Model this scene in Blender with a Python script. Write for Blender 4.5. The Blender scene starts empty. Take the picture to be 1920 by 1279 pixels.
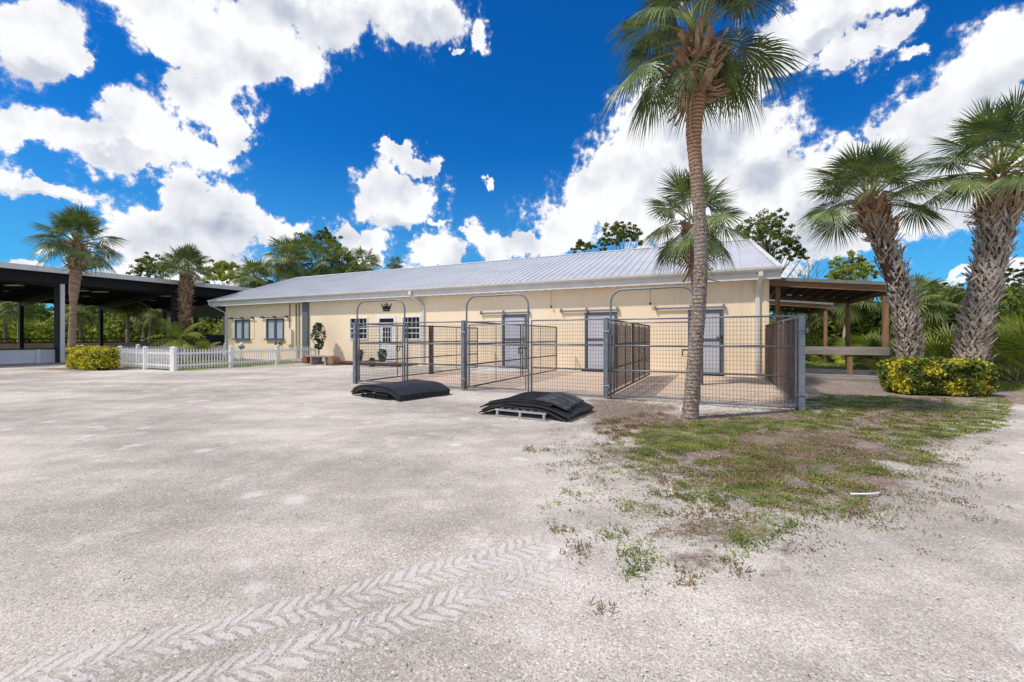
import bpy, math, random
from math import sin, cos, pi, radians, atan2, sqrt, exp
from mathutils import Vector, Matrix, noise
sc = bpy.context.scene
# ------------------------------------------------------------------ camera
F, HY, CH = 825.0, 632.0, 1.42            # focal length in px of a 1920 px wide picture, horizon row, eye height
cam = bpy.data.cameras.new('camera'); cam_o = bpy.data.objects.new('camera', cam)
sc.collection.objects.link(cam_o); sc.camera = cam_o
cam.sensor_width = 36; cam.lens = 36*F/1920; cam.shift_y = -(639.5-HY)/1920
cam.clip_start = 0.05; cam.clip_end = 3000
cam_o.location = (0, 0, CH); cam_o.rotation_euler = (radians(90), 0, 0)
sc.render.resolution_x = 1024; sc.render.resolution_y = 682
sc.view_settings.view_transform = 'Standard'; sc.view_settings.look = 'None'
sc.view_settings.gamma = 1; sc.view_settings.exposure = 0.26
# ------------------------------------------------------------------ sun
SAZ, SEL = radians(-112), radians(54)     # the sun stands left of and a little behind the camera (azimuth from +Y towards +X)
sun = bpy.data.lights.new('sun', 'SUN'); sun.energy = 3.0; sun.angle = radians(2); sun.color = (1, .90, .78)
sun_o = bpy.data.objects.new('sun', sun); sc.collection.objects.link(sun_o)
sd = Vector((sin(SAZ)*cos(SEL), cos(SAZ)*cos(SEL), sin(SEL)))
sun_o.rotation_euler = sd.to_track_quat('Z', 'Y').to_euler(); sun_o.location = (-20, -10, 40)
# ------------------------------------------------------------------ world: sky with cumulus
W = bpy.data.worlds.new('World'); sc.world = W; W.use_nodes = True
nt = W.node_tree; nt.nodes.clear()
def N(t, tree=None, **k):
    n = (tree or nt).nodes.new(t)
    for a, b in k.items(): setattr(n, a, b)
    return n
def setin(n, i, v, tree=None):
    if isinstance(v, bpy.types.NodeSocket): (tree or nt).links.new(v, n.inputs[i])
    else: n.inputs[i].default_value = v
def M(op, a, b=None, c=None, tree=None, clamp=False):
    n = N('ShaderNodeMath', tree, operation=op, use_clamp=clamp)
    for i, v in enumerate((a, b, c)):
        if v is not None: setin(n, i, v, tree)
    return n.outputs[0]
def VM(op, a, b=None, c=None, tree=None, out=0):
    n = N('ShaderNodeVectorMath', tree, operation=op)
    for i, v in enumerate((a, b, c)):
        if v is not None: setin(n, i, v, tree)
    return n.outputs[out]
def SS(x, a, b, lo=0., hi=1., tree=None):
    n = N('ShaderNodeMapRange', tree, interpolation_type='SMOOTHSTEP')
    setin(n, 0, x, tree); setin(n, 1, a, tree); setin(n, 2, b, tree); setin(n, 3, lo, tree); setin(n, 4, hi, tree)
    return n.outputs[0]
def MIXC(f, a, b, tree=None, blend='MIX'):
    n = N('ShaderNodeMix', tree, data_type='RGBA', blend_type=blend)
    setin(n, 0, f, tree); setin(n, 6, a, tree); setin(n, 7, b, tree)
    return n.outputs[2]
# clouds: (x, y, rx, ry) read off the photograph, turned into azimuth / elevation on the sky
GREY = [(620,45,190,48),(800,35,70,45),(60,130,80,28),(260,300,120,16),(420,455,110,40),(745,418,60,14),(1530,85,110,26),(1315,255,50,60),(1410,320,90,40),(1620,400,230,50),(1690,300,120,40),(1560,470,120,16),(40,365,110,16)]
CL = [(50,70,115,85),(135,120,50,32),(300,20,120,50),(350,60,110,60),(490,70,120,80),(600,15,150,75),(760,5,115,70),(430,110,110,60),
(540,130,55,40),(370,170,80,60),(420,225,62,50),(440,260,40,35),(95,235,125,42),(235,275,140,42),(290,235,85,50),(360,285,110,42),(20,250,60,50),
(70,345,115,30),(330,370,75,60),(300,425,125,55),(400,420,110,60),(450,405,60,35),(510,425,48,24),(215,440,75,45),(360,490,170,50),(60,520,130,22),
(740,390,82,42),(725,350,55,36),(795,370,38,32),(765,305,48,22),(730,295,25,14),(800,312,22,18),(640,440,42,38),(700,465,45,42),(820,480,46,48),(885,440,26,30),(925,470,34,28),
(822,412,15,10),(925,325,14,8),(905,45,22,34),(855,78,13,9),
(1290,290,120,120),(1395,300,110,110),(1440,390,150,90),(1640,400,180,80),(1760,300,130,70),(1215,230,75,90),(1190,300,110,80),(1120,360,85,70),(1060,420,90,60),(970,465,95,28),(1330,230,110,100),(1400,230,50,90),(1300,360,230,130),
(1460,400,180,100),(1540,330,110,60),(1640,280,100,50),(1740,215,85,60),(1810,160,95,70),(1880,110,90,65),(1700,350,220,105),(1830,290,220,120),(1560,440,130,45),
(1500,50,125,65),(1470,100,80,35),(1575,110,75,32),(1640,70,60,30),(1700,98,36,12),(1590,15,110,40),(1895,495,60,26),(1830,528,75,12),(1205,185,30,30),
(-700,200,500,220),(2500,250,420,260)]
def azel(x, y):
    az = math.atan((x-960)/F); return az, math.atan((HY-y)/F*cos(az))
def blobs(vec, lst, k):
    acc = None
    for (x, y, rx, ry) in lst:
        az, el = azel(x, y); a2, _ = azel(x+rx, y); a1, _ = azel(x-rx, y); _, e2 = azel(x, y-ry); _, e1 = azel(x, y+ry)
        ra = max(.010, (a2-a1)/2); re = max(.008, (e2-e1)/2)
        v = VM('MULTIPLY_ADD', vec, (1/ra, 1/re, 0), (-az/ra, -el/re, 0)); d = VM('DOT_PRODUCT', v, v, out=1)
        acc = d if acc is None else M('SMOOTH_MIN', acc, d, k)
    return M('SUBTRACT', 1.0, acc)
tc = N('ShaderNodeTexCoord'); dirv = tc.outputs['Generated']
sep = N('ShaderNodeSeparateXYZ'); nt.links.new(dirv, sep.inputs[0])
az = M('ARCTAN2', sep.outputs[0], sep.outputs[1]); el = M('ARCSINE', sep.outputs[2])
cmb = N('ShaderNodeCombineXYZ'); setin(cmb, 0, az); setin(cmb, 1, el)
def noise_(vec, scale, detail=6, rough=.55, tree=None, dist=0, dim='3D', typ=None):
    n = N('ShaderNodeTexNoise', tree, noise_dimensions=dim)
    if vec is not None: setin(n, 'Vector', vec, tree)
    n.inputs['Scale'].default_value = scale; n.inputs['Detail'].default_value = detail; n.inputs['Roughness'].default_value = rough
    n.inputs['Distortion'].default_value = dist
    return n
v0 = cmb.outputs[0]
w = noise_(v0, 7, 1, .5, dim='2D'); wv = VM('MULTIPLY_ADD', VM('SUBTRACT', w.outputs['Color'], (.5, .5, .5)), (.10, .08, 0), v0)
w2 = noise_(v0, 26, 4, .6, dim='2D'); wv = VM('MULTIPLY_ADD', VM('SUBTRACT', w2.outputs['Color'], (.5, .5, .5)), (.07, .055, 0), wv)
g = blobs(wv, CL, .35)
# more cumulus over the half of the sky behind the camera
bk = noise_(v0, 2.2, 1, .5, dim='2D').outputs[0]
g = M('MAXIMUM', g, M('SUBTRACT', M('MULTIPLY', M('SUBTRACT', bk, .44), 7.0), SS(M('ABSOLUTE', az), 1.25, .95, 0, 4)))
n1 = noise_(v0, 15, 9, .64, dim='2D').outputs[0]
n2 = noise_(VM('ADD', v0, (-.02, .035, 0)), 8, 3, .5, dim='2D').outputs[0]; n3 = noise_(v0, 8, 3, .5, dim='2D').outputs[0]
d0 = M('ADD', M('MULTIPLY_ADD', M('MULTIPLY', M('MAXIMUM', g, 0), M('MAXIMUM', g, 0)), 2.6, g), M('MULTIPLY', M('SUBTRACT', n1, .5), 4.0))
n4 = noise_(v0, 60, 4, .6, dim='2D').outputs[0]
d0 = M('ADD', d0, M('MULTIPLY', M('SUBTRACT', n4, .5), 1.1))
alpha = SS(d0, -.25, .85)
thin = M('MULTIPLY', SS(d0, -.6, .1), .10)
alpha = M('MAXIMUM', alpha, thin)
gr = SS(blobs(wv, GREY, .5), -.5, .9)
emb = M('ADD', M('MULTIPLY', M('SUBTRACT', n2, n3), 1.6), M('MULTIPLY', M('SUBTRACT', .50, n1), 1.1))
sh = M('ADD', M('ADD', M('MULTIPLY', gr, .48), emb), M('MULTIPLY', SS(d0, .4, 3.0), .12), clamp=True)
sky = N('ShaderNodeTexSky', sky_type='NISHITA', sun_disc=False, sun_elevation=SEL, sun_rotation=SAZ, altitude=0, air_density=1.0, dust_density=.3, ozone_density=3.0)
hs = N('ShaderNodeHueSaturation'); hs.inputs['Saturation'].default_value = 1.35; hs.inputs['Value'].default_value = 1.0
nt.links.new(sky.outputs[0], hs.inputs['Color'])
SKY = 0.11
skyc = MIXC(1.0, hs.outputs[0], (.12, .72, 1.06, 1), blend='MULTIPLY')
low = SS(el, .0, .42, 1, 0)
skyc = MIXC(M('MULTIPLY', low, .5), skyc, (1.1, 3.6, 6.0, 1))
cloudc = MIXC(sh, (7.5, 7.55, 7.7, 1), (3.5, 3.9, 4.8, 1))
col = MIXC(M('MULTIPLY', alpha, SS(el, -.02, .03)), skyc, cloudc)
bg = N('ShaderNodeBackground'); setin(bg, 0, col); bg.inputs[1].default_value = SKY
wo = N('ShaderNodeOutputWorld'); nt.links.new(bg.outputs[0], wo.inputs[0])
W.cycles.sampling_method = 'MANUAL'; W.cycles.sample_map_resolution = 512
# ------------------------------------------------------------------ frame of the place: a runs along the facade to the right, v away from the camera
P0 = Vector((5.64, 8.49, 0)); TH = radians(-25.6)
EA = Vector((cos(TH), sin(TH), 0)); EV = Vector((-sin(TH), cos(TH), 0))
def B(a, v, z=0): return P0+EA*a+EV*v+Vector((0, 0, z))
def G(x, y):                                # ground point under a pixel
    Y = F*CH/(y-HY); return Vector(((x-960)/F*Y, Y, 0))
def P(x, y, Y): return Vector(((x-960)/F*Y, Y, CH+(HY-y)/F*Y))
def AV(p): q = Vector((p[0], p[1], 0))-P0; return q.dot(EA), q.dot(EV)
# ------------------------------------------------------------------ mesh builder
class MB:
    def __init__(s): s.v = []; s.f = []
    def add(s, vs, fs):
        o = len(s.v); s.v.extend([tuple(q) for q in vs]); s.f.extend([tuple(i+o for i in f) for f in fs])
    def box(s, x0, x1, y0, y1, z0, z1, m=None):
        vs = [Vector(p) for p in ((x0,y0,z0),(x1,y0,z0),(x1,y1,z0),(x0,y1,z0),(x0,y0,z1),(x1,y0,z1),(x1,y1,z1),(x0,y1,z1))]
        if m: vs = [m @ p for p in vs]
        s.add(vs, [(0,3,2,1),(4,5,6,7),(0,1,5,4),(1,2,6,5),(2,3,7,6),(3,0,4,7)]); return s
    def tube(s, pts, r, n=8, cap=True, rad=None, jit=0, rng=None):
        pts = [Vector(p) for p in pts]; rings = []
        up = Vector((0, 0, 1)); prev = None
        for i, p in enumerate(pts):
            t = (pts[min(i+1, len(pts)-1)]-pts[max(i-1, 0)]).normalized()
            if prev is None:
                x = t.cross(up) if abs(t.z) < .95 else t.cross(Vector((1, 0, 0)))
            else: x = prev-t*prev.dot(t)
            x.normalize(); prev = x; y = t.cross(x)
            rr = rad[i] if rad else r; ring = []
            for k in range(n):
                q = rr*(1+(rng.uniform(-jit, jit) if jit else 0))
                ring.append(p+x*cos(2*pi*k/n)*q+y*sin(2*pi*k/n)*q)
            rings.append(ring)
        vs = [q for ring in rings for q in ring]; fs = []
        for i in range(len(pts)-1):
            for k in range(n):
                a, b = i*n+k, i*n+(k+1) % n; fs.append((a, b, b+n, a+n))
        if cap: fs.append(tuple(range(n-1, -1, -1))); fs.append(tuple((len(pts)-1)*n+k for k in range(n)))
        s.add(vs, fs); return s
    def wire(s, p, q, r=.0022):
        p = Vector(p); q = Vector(q); t = (q-p).normalized()
        x = t.cross(Vector((0, 0, 1))) if abs(t.z) < .9 else t.cross(Vector((1, 0, 0))); x.normalize(); y = t.cross(x)
        o = [x*r, y*r, -x*r, -y*r]
        s.add([p+k for k in o]+[q+k for k in o], [(0,1,5,4),(1,2,6,5),(2,3,7,6),(3,0,4,7)])
    def lathe(s, prof, n=16, c=(0, 0, 0)):
        vs = []; fs = []
        for (r, z) in prof:
            for k in range(n): vs.append((c[0]+r*cos(2*pi*k/n), c[1]+r*sin(2*pi*k/n), c[2]+z))
        for i in range(len(prof)-1):
            for k in range(n): fs.append((i*n+k, i*n+(k+1) % n, (i+1)*n+(k+1) % n, (i+1)*n+k))
        fs.append(tuple(range(n-1, -1, -1))); fs.append(tuple((len(prof)-1)*n+k for k in range(n)))
        s.add(vs, fs); return s
    def prism(s, poly, y0, y1):              # polygon in x/z, counter-clockwise seen from -y
        n = len(poly); s.add([(x, y0, z) for x, z in poly]+[(x, y1, z) for x, z in poly],
            [tuple(range(n)), tuple(range(2*n-1, n-1, -1))]+[(i, i+n, (i+1) % n+n, (i+1) % n) for i in range(n)]); return s
    def build(s, name, m, parent=None, smooth=False, bevel=0):
        me = bpy.data.meshes.new(name); me.from_pydata(s.v, [], s.f); me.materials.append(m)
        if smooth: me.polygons.foreach_set('use_smooth', [True]*len(me.polygons))
        me.update()
        o = bpy.data.objects.new(name, me); sc.collection.objects.link(o)
        if parent: o.parent = parent
        if bevel:
            b = o.modifiers.new('bevel', 'BEVEL'); b.width = bevel; b.segments = 2; b.limit_method = 'ANGLE'
        return o
def tag(o, label=None, cat=None, group=None, kind=None):
    if label: o['label'] = label
    if cat: o['category'] = cat
    if group: o['group'] = group
    if kind: o['kind'] = kind
    return o
def thing(name, label, cat, loc, rz=0, group=None):
    o = bpy.data.objects.new(name, None); sc.collection.objects.link(o); o.empty_display_size = .3
    o.location = loc; o.rotation_euler = (0, 0, rz); return tag(o, label, cat, group)
def bthing(name, label, cat, a, v, group=None, z=0): return thing(name, label, cat, B(a, v, z), TH, group)
def dup(root, loc, rz, label, scale=1):
    r = root.copy(); sc.collection.objects.link(r); r.location = loc; r.rotation_euler = (0, 0, rz); r.scale = (scale,)*3; r['label'] = label
    for ch in list(root.children):
        c = ch.copy(); sc.collection.objects.link(c); c.parent = r
        for g in list(ch.children):
            d = g.copy(); sc.collection.objects.link(d); d.parent = c
    return r
# ------------------------------------------------------------------ materials
def mat(name, c, rough=.7, var=.12, scale=3., c2=None, bump=0, bscale=60, metal=0, spec=.3, stretch=None, transl=0, mixlo=.35, mixhi=.65, detail=6):
    m = bpy.data.materials.new(name); m.use_nodes = True; t = m.node_tree; b = t.nodes['Principled BSDF']; out = t.nodes['Material Output']
    b.inputs['Roughness'].default_value = rough; b.inputs['Metallic'].default_value = metal; b.inputs['Specular IOR Level'].default_value = spec
    co = N('ShaderNodeTexCoord', t).outputs['Object']
    if stretch:
        mp = N('ShaderNodeMapping', t); t.links.new(co, mp.inputs[0]); mp.inputs['Scale'].default_value = stretch; co = mp.outputs[0]
    c = tuple(c); c2 = tuple(c2) if c2 else tuple(min(1, k*(1+var)) for k in c); c1 = c if c2 != tuple(min(1, k*(1+var)) for k in c) else tuple(k*(1-var) for k in c)
    n = noise_(co, scale, detail, .6, t)
    colr = MIXC(SS(n.outputs[0], mixlo, mixhi, tree=t), c1+(1,), c2+(1,), t)
    n2 = noise_(co, scale*9, 4, .6, t)
    colr = MIXC(1.0, colr, MIXC(n2.outputs[0], (1-var,)*3+(1,), (1+var*.8,)*3+(1,), t), t, 'MULTIPLY')
    t.links.new(colr, b.inputs['Base Color'])
    if bump:
        bp = N('ShaderNodeBump', t); bp.inputs['Strength'].default_value = bump; bp.inputs['Distance'].default_value = .01
        nb = noise_(co, bscale, 4, .6, t); t.links.new(nb.outputs[0], bp.inputs['Height']); t.links.new(bp.outputs[0], b.inputs['Normal'])
    if transl:
        tr = N('ShaderNodeBsdfTranslucent', t); t.links.new(MIXC(1, colr, (1.15, 1.2, .6, 1), t, 'MULTIPLY'), tr.inputs[0])
        mx = N('ShaderNodeMixShader', t); mx.inputs[0].default_value = transl
        t.links.new(b.outputs[0], mx.inputs[1]); t.links.new(tr.outputs[0], mx.inputs[2]); t.links.new(mx.outputs[0], out.inputs[0])
    return m
K = {}
K['stucco'] = mat('stucco', (.87,.72,.52), .9, .035, .6, (.90,.77,.59), .25, 90, mixlo=.3, mixhi=.7)
K['litter'] = mat('leaf_litter', (.16,.085,.045), .9, .3, 8, (.30,.19,.11))
K['trim'] = mat('trim', (.66,.66,.66), .5, .05, 2)
K['white'] = mat('white_paint', (.80,.80,.82), .5, .05, 2)
K['roof'] = mat('roof_metal', (.56,.575,.61), .42, .05, .5, (.63,.645,.67), metal=.1, spec=.5)
K['slate'] = mat('slate_frame', (.10,.13,.17), .5, .1, 3)
K['greypost'] = mat('grey_post', (.13,.145,.165), .6, .1, 2)
K['doorpanel'] = mat('door_panel', (.50,.53,.60), .45, .04, 1.5)
K['steel'] = mat('galvanised_tube', (.19,.22,.26), .42, .16, 9, metal=.35, spec=.5)
K['wire'] = mat('wire', (.075,.075,.08), .5, .1, 9, metal=.3)
K['rusty'] = mat('rusty_tube', (.10,.07,.06), .6, .25, 9, (.17,.13,.12), metal=.2)
K['dark'] = mat('black_steel', (.012,.012,.015), .55, .1, 2)
K['darkroof'] = mat('arena_underside', (.022,.022,.026), .7, .2, 1.2)
K['glass'] = mat('dark_glass', (.006,.006,.008), .12, .05, 1, spec=.25)
K['shutter'] = mat('window_panel', (.40,.45,.52), .35, .05, 1, spec=.6)
K['brown'] = mat('brown_metal', (.07,.04,.028), .6, .2, 4)
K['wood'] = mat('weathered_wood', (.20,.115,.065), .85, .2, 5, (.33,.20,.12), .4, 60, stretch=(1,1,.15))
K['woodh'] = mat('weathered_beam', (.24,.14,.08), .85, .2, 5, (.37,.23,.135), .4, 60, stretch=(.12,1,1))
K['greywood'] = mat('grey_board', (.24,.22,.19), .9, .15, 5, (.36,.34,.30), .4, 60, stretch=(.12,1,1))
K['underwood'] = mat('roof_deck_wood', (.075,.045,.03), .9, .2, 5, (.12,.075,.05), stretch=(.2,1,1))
K['rubber'] = mat('rubber', (.020,.021,.024), .55, .25, 5, (.035,.037,.042), .3, 120, spec=.4)
K['rubber2'] = mat('worn_rubber', (.045,.048,.055), .5, .2, 5, (.085,.09,.10), .3, 120, spec=.4)
K['alu'] = mat('aluminium', (.42,.42,.44), .4, .1, 5, metal=.4)
K['pot'] = mat('pot', (.10,.05,.035), .7, .2, 6)
K['leafdark'] = mat('ficus_leaves', (.02,.06,.03), .5, .3, 6, (.04,.10,.05), transl=.15)
K['palm'] = mat('palm_leaf', (.055,.10,.028), .36, .35, 2.6, (.20,.26,.075), spec=.7, transl=.16)
K['palmfar'] = mat('palm_leaf_far', (.08,.12,.03), .5, .35, .9, (.24,.28,.07), spec=.4, transl=.25)
K['petiole'] = mat('petiole', (.20,.22,.07), .6, .2, 3, (.30,.26,.10))
K['trunk_or'] = mat('trunk_bark', (.20,.14,.10), .95, .25, 4, (.36,.25,.17), .9, 28, stretch=(1,1,3.5))
K['boot'] = mat('leaf_base', (.24,.14,.08), .9, .3, 4, (.46,.32,.21), .6, 40, stretch=(1,1,.5))
K['bootgrey'] = mat('leaf_base_grey', (.27,.22,.185), .9, .3, 3, (.54,.47,.41), .6, 40, stretch=(1,1,.6))
K['core'] = mat('trunk_core', (.075,.05,.036), .95, .3, 8)
K['bark'] = mat('bark', (.12,.10,.08), .95, .25, 3, (.22,.18,.15), .5, 20)
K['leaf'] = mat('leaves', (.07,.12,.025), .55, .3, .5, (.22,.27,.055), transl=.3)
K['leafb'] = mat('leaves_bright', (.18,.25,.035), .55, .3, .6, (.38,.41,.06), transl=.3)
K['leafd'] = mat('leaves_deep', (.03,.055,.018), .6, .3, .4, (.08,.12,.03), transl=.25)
K['hedgey'] = mat('hedge_yellow', (.42,.40,.03), .5, .3, 5, (.78,.68,.06), transl=.2)
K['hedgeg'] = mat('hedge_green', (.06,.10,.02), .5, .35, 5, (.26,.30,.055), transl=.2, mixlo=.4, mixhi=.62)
K['twig'] = mat('twig', (.04,.035,.02), .9, .3, 5)
K['grassg'] = mat('grass_blades', (.10,.17,.03), .6, .45, 2.2, (.34,.40,.09), transl=.3)
K['grassb'] = mat('dry_blades', (.16,.10,.055), .8, .3, 2.5, (.30,.20,.11), transl=.2)
K['beige'] = mat('beige_board', (.45,.40,.32), .8, .08, 2)
K['bw'] = mat('white_board', (.62,.65,.72), .6, .06, 2)
K['lamp'] = mat('lamp_cover', (.75,.78,.66), .4, .03, 2)
K['panelgrey'] = mat('grey_panel', (.22,.22,.21), .7, .1, 1, stretch=(6,6,.3))
K['orange'] = mat('log_end', (.25,.10,.05), .8, .25, 9)
K['stone'] = mat('pebble', (.55,.51,.47), .8, .3, 7, (.80,.76,.72))

def trunk_mat():
    m = bpy.data.materials.new('palm_bark'); m.use_nodes = True; t = m.node_tree; b = t.nodes['Principled BSDF']; co = N('ShaderNodeTexCoord', t).outputs['Object']
    sp = N('ShaderNodeSeparateXYZ', t); t.links.new(co, sp.inputs[0])
    vo = N('ShaderNodeTexVoronoi', t, feature='SMOOTH_F1'); mp = N('ShaderNodeMapping', t); t.links.new(co, mp.inputs[0]); mp.inputs['Scale'].default_value = (1, 1, 1.6); t.links.new(mp.outputs[0], vo.inputs['Vector']); vo.inputs['Scale'].default_value = 24
    n = noise_(co, 30, 5, .7, t).outputs[0]; n3 = noise_(co, 3, 4, .6, t).outputs[0]
    low = MIXC(SS(M('ADD', n, M('MULTIPLY', vo.outputs['Distance'], .4, tree=t), tree=t), .5, .9, tree=t), (.10,.075,.06,1), (.46,.37,.30,1), t)
    low = MIXC(SS(n3, .4, .65, tree=t), low, MIXC(.5, low, (.24,.23,.22,1), t), t)
    ring = M('SINE', M('MULTIPLY_ADD', sp.outputs[2], 95, M('MULTIPLY', n3, 9, tree=t), tree=t), tree=t)
    up = MIXC(SS(M('ADD', ring, M('MULTIPLY', n, 2, tree=t), tree=t), .2, 1.9, tree=t), (.20,.11,.06,1), (.46,.27,.14,1), t)
    c = MIXC(SS(M('ADD', sp.outputs[2], M('MULTIPLY', n3, 1.5, tree=t), tree=t), 4.2, 5.7, tree=t), low, up, t)
    t.links.new(c, b.inputs['Base Color']); b.inputs['Roughness'].default_value = .95
    bp = N('ShaderNodeBump', t); bp.inputs['Strength'].default_value = .9; bp.inputs['Distance'].default_value = .02
    setin(bp, 'Height', M('ADD', M('MULTIPLY', n, 1.2, tree=t), M('ADD', M('MULTIPLY', vo.outputs['Distance'], .6, tree=t), M('MULTIPLY', ring, .25, tree=t), tree=t), tree=t), t); t.links.new(bp.outputs[0], b.inputs['Normal']); return m
K['trunk_near'] = trunk_mat()

def weather(m, kind):
    t = m.node_tree; b = t.nodes['Principled BSDF']; l = b.inputs['Base Color'].links[0].from_socket; co = N('ShaderNodeTexCoord', t).outputs['Object']
    sp = N('ShaderNodeSeparateXYZ', t); t.links.new(co, sp.inputs[0])
    mp = N('ShaderNodeMapping', t); t.links.new(co, mp.inputs[0])
    if kind == 'wall':
        mp.inputs['Scale'].default_value = (2.2, 1, .12); st = noise_(mp.outputs[0], 1.5, 5, .6, t).outputs[0]; n = noise_(co, 1.3, 6, .65, t).outputs[0]
        dirt = M('MULTIPLY', SS(M('ADD', sp.outputs[2], M('MULTIPLY', M('SUBTRACT', n, .5), 1.3, tree=t), tree=t), .55, .0, tree=t), .5, tree=t)
        c = MIXC(dirt, l, (.42, .33, .24, 1), t); c = MIXC(M('MULTIPLY', SS(st, .54, .7, tree=t), .22, tree=t), c, (.62, .52, .40, 1), t)
    else:
        mp.inputs['Scale'].default_value = (1.1, .10, .10); st = noise_(mp.outputs[0], 2.4, 5, .65, t).outputs[0]; n = noise_(co, 3.5, 6, .7, t).outputs[0]
        c = MIXC(M('MULTIPLY', SS(st, .45, .65, tree=t), .18, tree=t), l, (.42, .43, .46, 1), t); c = MIXC(M('MULTIPLY', SS(n, .6, .75, tree=t), .3, tree=t), c, (.36, .33, .31, 1), t)
    t.links.new(c, b.inputs['Base Color'])
weather(K['stucco'], 'wall'); weather(K['roof'], 'roof')
# ================================================================== GROUND
def fbm(x, y, s, o=4):
    v = 0; a = .5
    for i in range(o): v += a*noise.noise(Vector((x*s, y*s, 3.7*i))); s *= 2; a *= .5
    return v
def sst(x, a, b):
    t = min(1, max(0, (x-a)/(b-a))); return t*t*(3-2*t)
Z8 = lambda x, y, rx, ry, d, k: (900+x*.53125, 740+y*.53125, rx*.53125, ry*.53125, d, k)
PATCH = [Z8(*q) for q in ((730,152,145,40,1,0),(840,118,110,22,.9,0),(940,225,50,18,1,0),(800,243,35,12,1,0),(620,212,80,30,.7,0),(560,240,40,12,.8,0),
(960,100,75,18,.8,0),(1100,112,75,18,.8,0),(1230,62,95,50,.6,0),(1350,30,90,22,.6,0),(1480,132,120,36,.7,0),(1640,130,70,24,.7,0),(1520,210,85,30,.55,0),
(1190,228,60,12,.5,0),(1340,262,55,14,.9,0),(1450,270,70,18,.6,0),(880,275,50,13,.6,0),(455,180,45,16,.6,0),(500,225,130,40,.22,0),(400,290,70,45,.2,0),
(540,325,80,60,.35,0),(800,342,100,34,1,0),(980,352,100,32,1,0),(1170,335,150,80,.5,0),(560,432,85,30,.6,0),(300,395,60,45,.25,0),(450,482,60,22,.4,0),
(560,515,30,16,.5,0),(965,490,62,26,1,0),(1040,455,60,32,1,0),(1105,430,28,18,.6,0),(1200,440,50,22,.5,0),(920,540,60,22,.5,0),(540,590,50,45,.8,0),(650,562,45,28,.7,0),
(780,580,100,36,.5,1),(690,642,60,26,.7,1),(360,566,50,26,.7,1),(920,640,40,14,.7,1),(480,740,55,28,.5,1),(225,838,30,18,.5,1),(300,470,50,18,.3,1),(120,800,40,18,.2,1),
(1330,370,36,16,1,0),(1750,95,90,30,.6,0),(1800,45,55,35,.6,0),(1600,60,120,40,.45,0),(480,118,60,32,.7,1),(548,146,25,10,.9,1),(198,192,28,9,.8,1),(228,260,36,10,.6,1),
(300,245,35,7,.5,1),(680,385,60,30,.5,1),(700,300,60,20,.5,1),(1060,240,80,14,.5,1),(1380,395,50,18,.4,1),(600,715,40,14,.5,1),(640,850,30,10,.4,1),(230,440,30,20,.5,1),
(1100,200,150,30,.25,1),(600,100,100,30,.35,1),(1450,80,200,40,.35,1),(840,385,30,14,1,0),(1830,795,18,10,.9,0),(280,780,50,20,.2,1),(1260,300,60,24,.4,0),(1450,20,60,12,.6,0))]
SOIL = [Z8(*q) for q in ((520,60,190,60,.55,0),(820,110,300,40,.6,0),(1050,170,420,60,.7,0),(820,480,190,50,.55,0),(1350,140,380,90,.45,0),(780,580,130,60,.45,0),(1250,330,260,90,.35,0),
(980,330,350,110,.30,0),(1550,60,330,60,.5,0),(700,230,330,90,.3,0),(830,790,60,12,.5,0),(790,780,40,10,.4,0),(1040,642,26,10,.5,0),(640,492,45,16,.5,0),(1080,555,50,18,.5,0))]
def pix(X, Y): return 960+F*X/Y, HY+F*CH/Y
def ellip(lst, px, py, wob):
    g = 0
    for (x, y, rx, ry, d, k) in lst:
        dd = ((px-x)/rx)**2+((py-y)/ry)**2
        if dd < 2.2: g = max(g, d*sst(1.25+wob-dd, 0, .9))
    return g
def ground_attr(X, Y):
    a, v = AV((X, Y)); n = fbm(X, Y, .5); n2 = fbm(X+9, Y, 1.7)
    grass = soil = sand = lawn = 0.0
    if Y > .8:
        px, py = pix(X, Y)
        if py > 700 and -500 < px < 2600:
            grass = ellip(PATCH, px, py, n2*1.4)*.75; soil = max(ellip(SOIL, px, py, n2*1.2), .55*sst(n*1.4+n2+.85-abs(px-1480)/330-abs(py-850)/190, -.2, .5), .5*sst(.9+n2-abs(px-1150)/190-abs(py-778)/30, 0, .7))
    if -11.7 < a < 0 and 0 < v < 8: sand = sst(v+n2*.6, -.1, .9)*sst(-a+n2*.3, 0.0, .3)
    if -30.95 < a < -22.35 and .5 < v < 8: lawn = .8
    # ground right of the building, under and beyond the lean-to
    lawn = max(lawn, sst(a+n*1.2, .6, 1.8)*sst(v+n*1.5, 13.2, 14.6)*.9)
    if a > .3 and 3 < v < 9: soil = max(soil, .45)
    if a > 4.0 and v > 10.5:                                   # the track that bends away on the far right
        lawn *= 1-sst(4.6-abs(Y-(11.2+.62*(X-14)))+n*.8, 0, 1.2)*.9
    lawn = max(lawn, sst(v+n*2, 19, 22)*.9)
    if a < -34.5: lawn = 0; sand = max(sand, .6) if a > -60 and v < 20 else sand
    if a < -60.3: lawn = .95
    soil = max(soil, .55*sst(1.1-abs(a+34.2)+n*.5, 0, 1)*sst(v+8, 0, 2))
    if -29.4 < a < -25.2 and -1.6 < v < .9: grass = max(grass, .35); soil = max(soil, .5)
    return grass, soil, sand, lawn
def axis(lo, hi, c0, c1, step, gr=1.12):
    xs = []; x = c0
    while x < c1: xs.append(x); x += step
    s = step
    while x < hi: xs.append(x); s = min(s*gr, 40); x += s
    xs.append(hi); x = c0; s = step; left = []
    while True:
        s = min(s*gr, 40); x -= s
        if x < lo: break
        left.append(x)
    return [lo]+left[::-1]+xs
gx = axis(-900, 900, -7, 13, .13, 1.06); gy = axis(-60, 1500, 1.2, 13, .11, 1.035)
gv = []; at = [[], [], [], []]
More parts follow.
